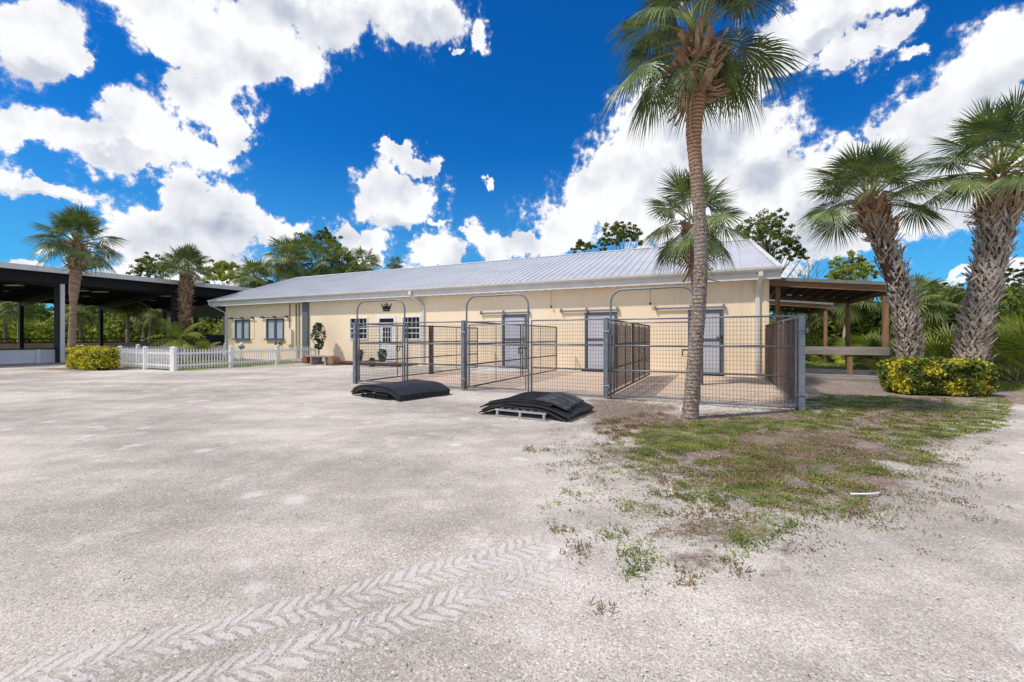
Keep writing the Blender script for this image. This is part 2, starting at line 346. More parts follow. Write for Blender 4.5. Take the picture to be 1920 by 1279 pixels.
for Y in gy:
    for X in gx:
        g = ground_attr(X, Y) if (Y < 90 and abs(X) < 110) else (0, 0, 0, 1)
        h = .025*fbm(X, Y, .35)+.012*fbm(X, Y, 2.2) if Y < 14 else 0
        h *= sst(14-Y, 0, 3) if Y > 11 else 1
        for k in range(4): at[k].append(g[k])
        gv.append((X, Y, h+.02*g[0]-.01))
nx = len(gx); gf = [(j*nx+i, j*nx+i+1, (j+1)*nx+i+1, (j+1)*nx+i) for j in range(len(gy)-1) for i in range(nx-1)]
me = bpy.data.meshes.new('ground'); me.from_pydata(gv, [], gf)
for k, nm in enumerate(('g_grass', 'g_soil', 'g_sand', 'g_lawn')):
    A = me.attributes.new(nm, 'FLOAT', 'POINT'); A.data.foreach_set('value', at[k])
me.polygons.foreach_set('use_smooth', [True]*len(me.polygons))
ground = bpy.data.objects.new('ground', me); sc.collection.objects.link(ground); tag(ground, kind='structure', label='pale crushed shell gravel yard with worn grassy patches')
def ground_mat():
    m = bpy.data.materials.new('ground'); m.use_nodes = True; t = m.node_tree; b = t.nodes['Principled BSDF']
    co = N('ShaderNodeTexCoord', t).outputs['Object']
    def attr(nm): return N('ShaderNodeAttribute', t, attribute_name=nm).outputs['Fac']
    def ns(s, d=4, r=.6): return noise_(co, s, d, r, t).outputs[0]
    big = ns(.35, 5); mid = ns(2.2, 6, .65); fine = ns(38, 4, .75); fine2 = ns(140, 2, .7)
    vo = N('ShaderNodeTexVoronoi', t); setin(vo, 'Vector', co, t); vo.inputs['Scale'].default_value = 95
    vo2 = N('ShaderNodeTexVoronoi', t); setin(vo2, 'Vector', co, t); vo2.inputs['Scale'].default_value = 190
    sv = N('ShaderNodeSeparateColor', t); t.links.new(vo.outputs['Color'], sv.inputs[0]); sv2 = N('ShaderNodeSeparateColor', t); t.links.new(vo2.outputs['Color'], sv2.inputs[0])
    grav = MIXC(SS(M('MULTIPLY_ADD', mid, .35, M('MULTIPLY', big, .8, tree=t), tree=t), .44, .70, tree=t), (.42, .392, .35, 1), (.63, .595, .54, 1), t)
    grav = MIXC(M('MULTIPLY', SS(mid, .52, .72, tree=t), .5, tree=t), grav, (.68, .645, .61, 1), t)
    grav = MIXC(1, grav, MIXC(sv.outputs[0], (.80, .79, .78, 1), (1.18, 1.17, 1.15, 1), t), t, 'MULTIPLY')
    grav = MIXC(M('MULTIPLY', SS(sv2.outputs[1], .80, .9, tree=t), .62, tree=t), grav, (.17, .15, .14, 1), t)
    grav = MIXC(M('MULTIPLY', SS(fine, .60, .75, tree=t), .5, tree=t), grav, (.27, .235, .215, 1), t)
    grav = MIXC(M('MULTIPLY', SS(sv.outputs[2], .9, .96, tree=t), .6, tree=t), grav, (.80, .78, .75, 1), t)
    vp = N('ShaderNodeTexVoronoi', t); setin(vp, 'Vector', VM('MULTIPLY_ADD', noise_(co, 6, 4, .6, t).outputs['Color'], (.22, .22, 0), co, tree=t), t); vp.inputs['Scale'].default_value = 1.9
    grav = MIXC(M('MULTIPLY', M('MULTIPLY', SS(vp.outputs['Distance'], .26, .10, tree=t), SS(noise_(co, .9, 2, .5, t).outputs[0], .46, .56, tree=t), tree=t), .75, tree=t), grav, (.74, .715, .69, 1), t)
    deb = noise_(co, 17, 3, .5, t).outputs[0]
    grav = MIXC(M('MULTIPLY', SS(deb, .735, .76, tree=t), .7, tree=t), grav, (.10, .07, .045, 1), t)
    lane = noise_(VM('MULTIPLY', co, (.18, .62, 1), tree=t), 1.0, 5, .6, t).outputs[0]
    grav = MIXC(1, grav, MIXC(SS(lane, .38, .62, tree=t), (.84, .83, .82, 1), (1.09, 1.08, 1.07, 1), t), t, 'MULTIPLY')
    # tyre track of chevrons pressed into the gravel
    tr = None; trz = None
    for (ox, oy, ang, w, ph) in ((.30, 3.10, 28.6, .135, 0), (.32, 2.76, 30.0, .13, .4)):
        mp = N('ShaderNodeMapping', t, vector_type='TEXTURE'); t.links.new(VM('MULTIPLY_ADD', VM('SUBTRACT', noise_(co, 5, 3, .5, t).outputs['Color'], (.5, .5, .5), tree=t), (.13, .13, 0), co, tree=t), mp.inputs[0])
        mp.inputs['Location'].default_value = (ox, oy, 0); mp.inputs['Rotation'].default_value = (0, 0, radians(ang))
        sp = N('ShaderNodeSeparateXYZ', t); t.links.new(mp.outputs[0], sp.inputs[0])
        ab = M('ABSOLUTE', sp.outputs[1], tree=t)
        che = M('SINE', M('MULTIPLY', M('ADD', M('MULTIPLY', sp.outputs[0], 1.0, tree=t), M('MULTIPLY_ADD', ab, -.75, ph, tree=t), tree=t), 84, tree=t), tree=t)
        k = M('MULTIPLY', M('MULTIPLY', SS(ab, w, w*.8, tree=t), SS(sp.outputs[0], .25, -.25, tree=t), tree=t), SS(che, -.75, -.1, tree=t), tree=t)
        k = M('MULTIPLY', k, SS(M('ADD', mid, M('MULTIPLY', fine, .5, tree=t), tree=t), .50, .74, tree=t), tree=t)
        k = M('MULTIPLY', k, SS(M('ABSOLUTE', sp.outputs[1], tree=t), .004, .02, .35, 1, tree=t), tree=t)
        z_ = M('MULTIPLY', SS(ab, w, w*.8, tree=t), SS(sp.outputs[0], .25, -.25, tree=t), tree=t); trz = z_ if trz is None else M('MAXIMUM', trz, z_, tree=t)
        tr = k if tr is None else M('MAXIMUM', tr, k, tree=t)
    grav = MIXC(M('MULTIPLY', tr, .65, tree=t), MIXC(M('MULTIPLY', trz, .16, tree=t), grav, (.34, .29, .26, 1), t), (.68, .645, .62, 1), t)
    jit = M('MULTIPLY', M('SUBTRACT', ns(9, 6, .7), .5, tree=t), 1.3, tree=t)
    def msk(nm, lo=.25, hi=.6, j=1): return SS(M('MULTIPLY_ADD', jit, j, attr(nm), tree=t), lo, hi, tree=t)
    soilc = MIXC(SS(fine, .4, .62, tree=t), (.13, .09, .07, 1), (.33, .26, .22, 1), t)
    c = MIXC(M('MULTIPLY', msk('g_soil', .05, .6), .95, tree=t), grav, soilc, t)
    sandc = MIXC(SS(fine, .38, .66, tree=t), (.55, .43, .33, 1), (.66, .54, .44, 1), t)
    c = MIXC(msk('g_sand'), c, sandc, t)
    grc = MIXC(SS(fine, .35, .65, tree=t), (.11, .11, .04, 1), (.25, .26, .09, 1), t)
    grc = MIXC(M('MULTIPLY', SS(mid, .5, .66, tree=t), .6, tree=t), grc, (.24, .18, .11, 1), t)
    c = MIXC(M('MULTIPLY', msk('g_grass', .35, .9), .6, tree=t), c, grc, t)
    lw = MIXC(SS(mid, .35, .65, tree=t), (.10, .14, .03, 1), (.24, .29, .06, 1), t)
    c = MIXC(msk('g_lawn', .3, .6), c, lw, t)
    t.links.new(c, b.inputs['Base Color']); b.inputs['Roughness'].default_value = .95; b.inputs['Specular IOR Level'].default_value = .15
    h = M('ADD', M('MULTIPLY', fine, .55, tree=t), M('ADD', M('MULTIPLY', vo.outputs['Distance'], -.45, tree=t), M('MULTIPLY', M('SUBTRACT', ns(6, 5), .5, tree=t), 1.6, tree=t), tree=t), tree=t)
    h = M('SUBTRACT', h, M('MULTIPLY', tr, -.7, tree=t), tree=t)
    bp = N('ShaderNodeBump', t); bp.inputs['Strength'].default_value = .5; bp.inputs['Distance'].default_value = .010; setin(bp, 'Height', h, t); t.links.new(bp.outputs[0], b.inputs['Normal'])
    return m
me.materials.append(ground_mat())
# grass, dry stems and loose stones on the gravel
R = random.Random(11)
def blades(rng, mb, X, Y, h, n, spread, w):
    for _ in range(n):
        x = X+rng.gauss(0, spread); y = Y+rng.gauss(0, spread); a = rng.uniform(0, 2*pi); hh = h*rng.uniform(.5, 1.3); l = hh*rng.uniform(.7, 2.2)
        dx, dy = cos(a), sin(a); px, py = -dy*w, dx*w
        mb.add([(x-px, y-py, -.004), (x+px, y+py, -.004), (x+dx*l*.45+px*.8, y+dy*l*.45+py*.8, hh*.75), (x+dx*l*.45-px*.8, y+dy*l*.45-py*.8, hh*.75), (x+dx*l, y+dy*l, hh*.7)], [(0,1,2,3), (3,2,4)])
gmb = MB(); bmb = MB()
for (x, y, rx, ry, d, k) in PATCH:
    area = pi*rx*ry/ (F*CH) * ((F*CH/max(30, y-HY))**3)/F
    n = int(min(2600, area*d*1150))
    for _ in range(n):
        r = (R.random()**.55)*1.25; an = R.uniform(0, 2*pi); p = G(x+rx*r*cos(an), y+ry*r*sin(an))
        if noise.noise(Vector((p.x*4.5, p.y*4.5, 0)))+.75*noise.noise(Vector((p.x*14, p.y*14, 5))) < .33-d*.46: continue
        kk = k if R.random() < .86 else 1-k
        far = 1+max(0, p.y-5)*.10
        blades(R, (gmb, bmb)[kk], p.x, p.y, R.uniform(.010, .030)*far**.5, 8, .035*far, .0042*far)
for _ in range(11000):                      # thin scatter that ties the patches together
    x = R.gauss(1440, 170); y = R.gauss(850, 62)
    if y < 735 or y > 1130 or abs(x-1460) > 430 or (x < 1150 and y < 800): continue
    p = G(x, y)
    if noise.noise(Vector((p.x*2.2, p.y*2.2, 4))) < -.05+R.uniform(-.3, .3): continue
    blades(R, gmb if R.random() < .35 else bmb, p.x, p.y, R.uniform(.004, .013), 6, .035, .005)
tag(gmb.build('grass', K['grassg']), 'low green grass and weeds growing in worn patches on the gravel', 'grass', kind='stuff')
tag(bmb.build('dry_grass', K['grassb']), 'dry brown grass stems scattered between the green patches', 'dry grass', kind='stuff')
pb = MB(); bm_ = [(1,0,0),(-1,0,0),(0,1,0),(0,-1,0),(0,0,.7),(0,0,-.5)]
for i in range(7000):
    Y = 1.7+12.3*R.random()**1.8; X = R.uniform(-1.25, 1.3)*Y
    if R.random() < .5: X = R.uniform(-3.5, 4.5); Y = R.uniform(7, 10.5)
    s = (.002+.0055*R.random()**3)*(1+Y*.10); an = R.uniform(0, pi)
    vs = [(X+(q[0]*cos(an)-q[1]*sin(an))*s*R.uniform(.7, 1.3), Y+(q[0]*sin(an)+q[1]*cos(an))*s*R.uniform(.7, 1.3), .002+q[2]*s*.7) for q in bm_]
    pb.add(vs, [(0,2,4),(2,1,4),(1,3,4),(3,0,4),(2,0,5),(1,2,5),(3,1,5),(0,3,5)])
tag(pb.build('loose_stones', K['stone']), 'loose pale stones lying on the gravel yard', 'stones', kind='stuff')
lt = MB()
for _ in range(9000):
    q = R.random()
    if q < .40: x = R.gauss(1260, 110); y = R.gauss(778, 16)
    elif q < .75: x = R.gauss(1600, 170); y = R.gauss(775, 32)
    elif q < .9: x = R.gauss(1420, 200); y = R.gauss(860, 70)
    else: x = R.uniform(100, 1800); y = 715+R.random()**2*560
    if y < 700 or (y > 900 and R.random() < .75): continue
    p = G(x, y); s = R.uniform(.004, .011)*(1+.09*p.y); a = R.uniform(0, 2*pi); dx, dy = cos(a)*s, sin(a)*s
    lt.add([(p.x-dx, p.y-dy, .006+R.uniform(0,.01)), (p.x+dy*.4, p.y-dx*.4, .008), (p.x+dx, p.y+dy, .006+R.uniform(0,.014)), (p.x-dy*.4, p.y+dx*.4, .008)], [(0,1,2,3)])
tag(lt.build('leaf_litter', K['litter']), 'brown leaf litter and bark crumbs scattered on the gravel near the pens', 'leaf litter', kind='stuff')
lg = MB()
for _ in range(5200):
    a = R.uniform(-30.8, -22.5); v = R.uniform(.7, 7.8); p = B(a, v); blades(R, lg, p.x, p.y, .06, 4, .08, .008)
tag(lg.build('lawn_grass', K['grassg']), 'mown lawn inside the white picket fence', 'grass', kind='stuff')
lg = MB()
for _ in range(7000):
    a = R.uniform(1.0, 22); v = R.uniform(13.6, 34); p = B(a, v)
    if ground_attr(p.x, p.y)[3] < .4: continue
    blades(R, lg, p.x, p.y, .08, 4, .12, .012)
tag(lg.build('field_grass', K['grassg']), 'green grass growing behind the wooden lean-to', 'grass', kind='stuff')
t = MB(); c = G(1628, 930); pts = []
for i in range(9):
    s = i/8; pts.append((c.x-.145+.29*s, c.y+.02-.05*sin(pi*s)+.03*s, .012+.012*sin(pi*s)))
tag(t.tube(pts, .009, 8).build('bent_pipe', K['white'], smooth=True), 'short curved off-white pipe lying on the ground beside the grass', 'pipe')

# ================================================================== STABLE BUILDING
LX = -31.05; YR = 6.0                                 # left end, ridge depth behind the facade
bd = bthing('stable_building', 'long low cream stucco stable with grey metal roof and sliding stall doors', 'building', 0, 8)
wl = MB()                                             # outer shell of the walls, openings set as recessed parts
ZT = 3.62
ops = [(-2.62,-1.41,0,2.45),(-6.67,-5.32,0,2.45),(-10.58,-9.35,0,2.45),(-18.05,-16.8,.12,2.52),(-16.4,-15.2,1.28,2.5),(-20.05,-18.72,1.28,2.5),(-27.0,-25.4,1.29,2.56),(-30.1,-28.6,1.29,2.56)]
ops.sort()
x = LX
for (x0, x1, z0, z1) in ops:
    wl.box(x, x0, 0, .2, -.1, ZT)
    if z0 > 0: wl.box(x0, x1, 0, .2, -.1, z0)
    wl.box(x0, x1, 0, .2, z1, ZT); x = x1
wl.box(x, 0, 0, .2, -.1, ZT); wl.box(-.2, 0, .2, 12, -.1, ZT); wl.box(LX, LX+.2, .2, 12, -.1, ZT); wl.box(LX+.2, -.2, 11.8, 12, -.1, ZT)
wl.prism([(0, 0), (1, 0), (1, 1)], 0, 0) if False else None
for x0 in (LX, -.2):
    wl.add([(x0, 0, ZT), (x0+.2, 0, ZT), (x0+.2, 12, ZT), (x0, 12, ZT), (x0, YR, ZT+2.0), (x0+.2, YR, ZT+2.0)], [(0,3,4), (1,5,2), (0,4,5,1), (4,3,2,5), (0,1,2,3)])
wl.build('wall', K['stucco'], bd)
EZ = 3.84; RZ = 6.12; EY = -.42
e0, e1, r0, r1 = (-32.15, EY), (.42, EY), (-31.9, YR), (-.22, YR)
rf = MB(); T = .05
def roofpt(s, tt): # s along (0 left .. 1 right), tt 0 eave .. 1 ridge
    xl = e0[0]+(r0[0]-e0[0])*tt; xr = e1[0]+(r1[0]-e1[0])*tt
    return Vector((xl+(xr-xl)*s, EY+(YR-EY)*tt, EZ+(RZ-EZ)*tt))
A_, B_, C_, D_ = roofpt(0,0), roofpt(1,0), roofpt(1,1), roofpt(0,1)
E_ = Vector((e1[0], 12.4, EZ)); F_ = Vector((e0[0], 12.4, EZ)); dz = Vector((0, 0, -T))
rf.add([A_,B_,C_,D_,E_,F_]+[p+dz for p in (A_,B_,C_,D_,E_,F_)], [(0,1,2,3),(3,2,4,5),(7,6,9,8),(8,9,11,10),(0,6,7,1),(1,7,8,2),(2,8,10,4),(4,10,11,5),(5,11,9,3),(3,9,6,0)])
roof = rf.build('roof', K['roof'], bd)
rb = MB(); n = 104
for i in range(1, n):
    s = i/n; p = roofpt(s, 0); q = roofpt(s, 1)
    p = Vector((p.x, p.y, p.z)); q = Vector((p.x+(q.x-p.x)*.0+0, q.y, q.z)) if 0 < p.x+30.5 and p.x < -.7 else q
    w = .017; h = .032
    rb.add([p+Vector((-w,0,-.002)), p+Vector((w,0,-.002)), p+Vector((w*.5,0,h)), p+Vector((-w*.5,0,h)), q+Vector((-w,0,-.002)), q+Vector((w,0,-.002)), q+Vector((w*.5,0,h)), q+Vector((-w*.5,0,h))], [(0,1,2,3),(3,2,6,7),(1,5,6,2),(0,3,7,4)])
rb.build('roof_rib', K['roof'], roof)
for (p, q) in ((roofpt(1, 0), roofpt(1, 1)), (roofpt(1,1), E_)):
    rk = MB(); rk.add([p+Vector((-.16,0,.04)), p+Vector((.02,0,.04)), p+Vector((.02,0,-.2)), q+Vector((-.16,0,.04)), q+Vector((.02,0,.04)), q+Vector((.02,0,-.2))], [(0,1,4,3),(1,2,5,4),(0,2,1),(3,4,5)]); rk.build('rake_trim', K['trim'], roof)
rk = MB()
for (p, q) in ((roofpt(0, 0), roofpt(0, 1)),):
    rk.add([p+Vector((.16,0,.04)), p+Vector((-.02,0,.04)), p+Vector((-.02,0,-.2)), q+Vector((.16,0,.04)), q+Vector((-.02,0,.04)), q+Vector((-.02,0,-.2))], [(0,3,4,1),(1,4,5,2),(0,1,2),(3,5,4)])
rk.build('rake_trim', K['trim'], roof)
rc = MB(); rc.add([D_+Vector((0,-.16,-.03)), D_+Vector((0,0,.04)), D_+Vector((0,.16,-.03)), C_+Vector((0,-.16,-.03)), C_+Vector((0,0,.04)), C_+Vector((0,.16,-.03))], [(0,3,4,1),(1,4,5,2)]); rc.build('ridge_cap', K['trim'], roof)
gu = MB(); prof = [(-.15,.0),(-.15,-.02),(-.125,-.02),(-.12,-.10),(-.03,-.14),(-.03,.0)]
y0 = EY-.0
vs = [(xx, y0+p[0], EZ-.0+p[1]+.015) for xx in (e0[0], e1[0]) for p in [(-.16,.0),(-.15,-.08),(-.09,-.15),(0.0,-.15),(0.0,-.01)]]
gu.add(vs, [(0,5,6,1),(1,6,7,2),(2,7,8,3),(3,8,9,4),(4,9,5,0),(0,1,2,3,4),(9,8,7,6,5)]); gu.build('gutter', K['trim'], bd)
fa = MB(); fa.box(e0[0]+.03, e1[0]-.03, y0+.002, y0+.05, EZ-.40, EZ-.06); fa.build('fascia', K['trim'], bd)
sf = MB(); sf.box(e0[0]+.05, e1[0]-.05, y0+.052, -.003, EZ-.385, EZ-.36); sf.build('soffit', K['trim'], bd)
sv = MB(); sv.box(e0[0]+.2, e1[0]-.2, y0+.08, y0+.10, EZ-.392, EZ-.3865)
for i in range(70):
    xx = e1[0]-.3-i*.45; sv.box(xx, xx+.16, y0+.079, y0+.13, EZ-.405, EZ-.391)
sv.build('soffit_vent', K['dark'], bd)
co = MB(); co.box(-.10, .03, -.03, .0-.002, 0, ZT-.14); co.box(.032, .07, -.02, .2, 0, ZT-.14); co.build('corner_trim', K['stucco'], bd)
cl_ = MB(); cl_.box(LX-.02, LX+.12, -.03, -.002, 0, ZT-.16); cl_.build('corner_trim', K['stucco'], bd)
gp = MB(); gp.box(-23.7, -23.25, -.12, -.002, 0, ZT-.17); gp.build('corner_post', K['greypost'], bd)
def downspout(a, drop=False, gx_=None, w=.075):
    m = MB(); gx_ = a if gx_ is None else gx_; g0 = Vector((gx_, y0-.08, EZ-.14)); p1 = Vector((gx_, y0-.08, EZ-.3)); p2 = Vector((a, -.05, EZ-.85)); p3 = Vector((a, -.05, .05)); p4 = Vector((a, -.05, .12)); p5 = Vector((a, -.22, .04))
    def seg(p, q):
        for s in (1,):
            m.add([p+Vector((-w,-.045,0)), p+Vector((w,-.045,0)), p+Vector((w,.045,0)), p+Vector((-w,.045,0)), q+Vector((-w,-.045,0)), q+Vector((w,-.045,0)), q+Vector((w,.045,0)), q+Vector((-w,.045,0))], [(0,1,5,4),(1,2,6,5),(2,3,7,6),(3,0,4,7),(0,3,2,1),(4,5,6,7)])
    seg(g0, p1); seg(p1, p2); seg(p2, p4); m.build('downspout', K['trim'], bd, bevel=.01)
downspout(-.30, gx_=-.22); downspout(-15.05, gx_=-15.5, w=.09); downspout(-31.0, gx_=-32.0)
for (x0, x1, tx0, tx1) in ((-2.62,-1.41,-3.84,-1.33),(-6.67,-5.32,-7.74,-5.24),(-10.58,-9.35,-11.7,-9.18)):
    d = MB(); fw = .09
    d.box(x0, x0+fw, -.05, .08, 0, 2.45); d.box(x1-fw, x1, -.05, .08, 0, 2.45); d.box(x0+fw, x1-fw, -.05, .08, 2.36, 2.45)
    dr = d.build('stall_door', K['slate'], bd)
    p = MB(); p.box(x0+fw+.02, x1-fw-.02, .0, .06, .06, 1.26); p.build('lower_leaf', K['doorpanel'], dr, bevel=.006)
    p = MB(); p.box(x0+fw+.02, x1-fw-.02, .0, .06, 1.36, 2.34); p.build('upper_leaf', K['doorpanel'], dr, bevel=.006)
    p = MB(); p.box(x0+fw, x1-fw, -.02, .05, 1.27, 1.35); p.build('cross_rail', K['slate'], dr); p = MB(); p.box(x0+fw, x1-fw, -.02, .05, .0, .05); p.build('bottom_rail', K['slate'], dr)
    p = MB(); p.box(x1-fw-.12, x1-fw-.09, -.06, -.02, 1.38, 1.44); p.tube([(x1-.2,-.06,1.41),(x1-.02,-.06,1.42)], .012, 6); p.box(x1-.06, x1-.02, -.07, -.051, 1.2, 1.5); p.build('latch', K['dark'], dr)
    p = MB(); p.box(tx0, tx1, -.10, -.055, 2.49, 2.56)
    for xx in (tx0+.04, tx1-.05, (x0+.1)): p.box(xx-.04, xx+.03, -.13, -.045, 2.47, 2.64)
    p.build('door_track', K['steel'], dr)
    p = MB(); p.box(x0-.05, x1+.05, -.35, -.052, -.02, .04); p.build('threshold', K['dark'], dr)
# entrance door with transom and the glazed windows
d = MB(); x0, x1 = -18.05, -16.8
d.box(x0, x0+.13, -.03, .12, .12, 2.52); d.box(x1-.13, x1, -.03, .12, .12, 2.52); d.box(x0+.13, x1-.13, -.03, .12, 2.40, 2.52); d.box(x0+.13, x1-.13, -.03, .12, 2.10, 2.18)
dr = d.build('entrance_door', K['white'], bd)
p = MB(); p.box(x0+.13, x1-.13, .05, .09, 2.18, 2.40); p.build('transom_glass', K['glass'], dr)
p = MB(); p.box(x0+.15, x1-.15, .02, .07, .14, 2.09); p.build('door_leaf', K['white'], dr, bevel=.005)
p = MB(); p.box(x0+.36, x1-.36, .012, .018, 1.15, 1.95); p.build('door_glass', K['glass'], dr)
p = MB()
for i in range(4): xx = x0+.345+i*(x1-x0-.69)/3; p.box(xx-.014, xx+.014, .0, .0115, 1.13, 1.97)
for i in range(4): zz = 1.14+i*.27; p.box(x0+.33, x1-.33, .002, .0105, zz-.014, zz+.014)
p.build('muntin', K['white'], dr)
p = MB()
for sx in (0, 1):
    for sz in (.25, .7): p.box(x0+.27+sx*.38, x0+.27+sx*.38+.3, .008, .019, sz, sz+.36)
p.build('raised_panel', K['white'], dr, bevel=.008)
p = MB(); p.tube([(x0+.2,-.04,1.05),(x0+.2,.02,1.05)], .025, 8); p.box(x0+.18, x0+.22, -.005, .019, 1.04, 1.22); p.build('handle', K['dark'], dr)
for (x0, x1, z0, z1) in ((-16.4,-15.2,1.28,2.5),(-20.05,-18.72,1.28,2.5)):
    d = MB(); fw = .07
    d.box(x0, x0+fw, -.04, .1, z0, z1); d.box(x1-fw, x1, -.04, .1, z0, z1); d.box(x0+fw, x1-fw, -.04, .1, z1-fw, z1); d.box(x0+fw, x1-fw, -.04, .1, z0, z0+fw); d.box(x0+fw, x1-fw, -.025, .09, (z0+z1)/2-.025, (z0+z1)/2+.025)
    w = d.build('window', K['white'], bd)
    p = MB(); p.box(x0+fw, x1-fw, .06, .08, z0+fw, z1-fw); p.build('pane', K['glass'], w)
    p = MB()
    for i in range(1, 4): xx = x0+fw+i*(x1-x0-2*fw)/4; p.box(xx-.011, xx+.011, .035, .058, z0+fw, z1-fw)
    for q in (.25, .75): zz = z0+fw+q*(z1-z0-2*fw); p.box(x0+fw, x1-fw, .033, .056, zz-.016, zz+.016)
    p.build('muntin', K['white'], w)
for (x0, x1, z0, z1) in ((-27.0,-25.4,1.29,2.56),(-30.1,-28.6,1.29,2.56)):
    d = MB(); fw = .08; xm = (x0+x1)/2
    d.box(x0, x0+fw, -.06, .1, z0, z1); d.box(x1-fw, x1, -.06, .1, z0, z1); d.box(x0+fw, x1-fw, -.06, .1, z1-.1, z1); d.box(x0+fw, x1-fw, -.06, .1, z0, z0+.05); d.box(xm-.07, xm+.07, -.05, .1, z0+.05, z1-.1)
    w = d.build('window', K['slate'], bd)
    for (q0, q1) in ((x0+fw, xm-.07), (xm+.07, x1-fw)):
        p = MB(); p.box(q0, q1, .02, .05, z0+.05, z1-.1); p.build('shutter_panel', K['shutter'], w)
    p = MB(); p.box(x0-.08, x1+.08, -.12, -.061, z0-.06, z0+.03); p.build('sill', K['slate'], w)
    p = MB(); p.tube([(x0-.55,-.12,z1+.06),(x1+.55,-.12,z1+.06)], .03, 6)
    for xx in (x0-.3, xm, x1+.3): p.box(xx-.05, xx+.05, -.15, -.003, z1+.03, z1+.14)
    p.build('shutter_track', K['brown'], w)
    p = MB(); p.box(x0-.42, x0-.02, -.02, -.003, z0-.0, z1-.02); p.build('wall_trim', K['stucco'], w); p = MB(); p.box(x1+.02, x1+.42, -.02, -.003, z0-.0, z1-.02); p.build('wall_trim', K['stucco'], w)
p = MB(); p.tube([(-24.85,-.05,ZT-.2),(-24.85,-.05,1.9)], .022, 6)
p.build('conduit', K['brown'], bd); p = MB(); p.tube([(-24.3,-.05,ZT-.2),(-24.3,-.05,.1)], .028, 6); p.build('conduit', K['brown'], bd)
p = MB(); p.tube([(-24.05,-.05,ZT-.2),(-24.05,-.05,.1)], .028, 6); p.build('conduit', K['brown'], bd)
p = MB(); p.box(-25.05, -24.62, -.14, -.003, .95, 1.9); p.build('utility_box', K['stucco'], bd, bevel=.01)
# crown sign over the entrance
cr = MB(); cx = -17.42; W2 = .34
def cz(pts, yy=-.04): cr.prism([(cx+a*W2, 2.78+b*.42) for a, b in pts], yy, yy+.025)
cz([(-.62,0),(.62,0),(.66,.16),(-.66,.16)])
cz([(-.68,.22),(.68,.22),(.72,.32),(.95,.82),(.42,.50),(.30,.78),(.12,.50),(0,.95),(-.12,.50),(-.30,.78),(-.42,.50),(-.95,.82),(-.72,.32)])
for (a, b) in ((-.98,.86),(-.3,.84),(0,1.02),(.3,.84),(.98,.86)):
    cr.tube([(cx+a*W2,-.04,2.78+b*.42),(cx+a*W2,-.015,2.78+b*.42)], .028, 8)
cw = cr.build('crown_sign', K['dark']); cw.location = B(0, 8); cw.rotation_euler = (0, 0, TH)
tag(cw, 'small black metal crown emblem mounted on the wall above the entrance door', 'wall emblem')
p = MB(); p.prism([(cx-.6*W2, 2.846), (cx+.6*W2, 2.846), (cx+.62*W2, 2.872), (cx-.62*W2, 2.872)], -.03, -.014); q = p.build('band', K['beige'], cw)
# cords hanging from the eave
for (a, l) in ((-8.15, 'thin cord with dark bulb hanging from the eave left of the middle stall door'), (-4.0, 'thin cord with dark bulb hanging from the eave left of the right stall door')):
    t = bthing('hanging_cord', l, 'hanging cord', a, 7.9, 'cords hanging from the eave')
    p = MB(); p.wire((0,0,3.45), (0,0,2.78), .006); p.build('cord', K['brown'], t); p = MB(); p.lathe([(.01,0),(.035,-.03),(.035,-.08),(.01,-.11)][::-1], 8, (0,0,2.79)); p.build('bulb', K['dark'], t)
# dark low deck by the entrance, pots, bench, potted fig
t = bthing('entrance_deck', 'low dark brown timber deck along the wall below the entrance door', 'deck', -18, 7)
p = MB(); p.box(-3.2, 2.6, -.45, .99, -.03, .10); p.build('deck_board', K['brown'], t, bevel=.01); p = MB(); p.box(-3.25, 2.65, -.5, -.452, -.03, .12); p.build('edge_board', K['brown'], t)
def potted(a, v, z, label, r, h, kind, rr):
    t = bthing('potted_plant', label, 'potted plant', a, v, z=z); p = MB(); p.lathe([(r*.7,0),(r*.85,h*.5),(r,h*.9),(r*1.08,h*.92),(r*1.08,h),(r*.9,h),(r*.88,h*.93)], 14); p.build('pot', K['pot'], t, smooth=False)
    m = MB(); rng = random.Random(int(a*7)+int(v*3))
    for _ in range(260):
        d = Vector((rng.gauss(0,1), rng.gauss(0,1), rng.gauss(0,1))).normalized()*rr*rng.uniform(.6,1); leafq(m, Vector((0,0,h+rr*.75))+d, .055, rng)
    m.build('foliage', K[kind], t)
def leafq(m, p, s, rng, up=.3, asp=.55):
    n = Vector((rng.gauss(0,1), rng.gauss(0,1), rng.gauss(0,1)+up)).normalized(); a = n.orthogonal().normalized(); a.rotate(Matrix.Rotation(rng.uniform(0, 2*pi), 3, n)); b = n.cross(a)
    m.add([p-a*s, p-b*s*asp, p+a*s+n*s*.1, p+b*s*asp], [(0,1,2,3)])
potted(-18.72, 7.35, .10, 'round dark green plant in a brown pot left of the entrance door', .19, .30, 'leafdark', .24)
potted(-17.0, 7.2, .10, 'bushy dark plant in a brown pot right of the entrance door', .19, .30, 'leafdark', .25)
potted(-16.55, 6.0, 0, 'small low dark pot standing in front of the deck right of the door', .17, .2, 'leafdark', .13)
t = bthing('potted_tree', 'tall slim potted fig tree with dark leaves against the wall beside the grey post', 'potted tree', -21.55, 7.2)
p = MB(); p.lathe([(.17,0),(.22,.3),(.25,.36),(.21,.36)], 14); p.build('pot', K['greypost'], t)
p = MB(); p.tube([(0,0,.3),(.03,.02,.7),(-.02,0,1.1),(.02,0,1.7)], .025, 6, rad=[.03,.025,.02,.01]); p.tube([(.02,0,.3),(-.05,.02,.7),(.05,0,1.2)], .02, 6); p.build('trunk', K['bark'], t)
m = MB(); rng = random.Random(4)
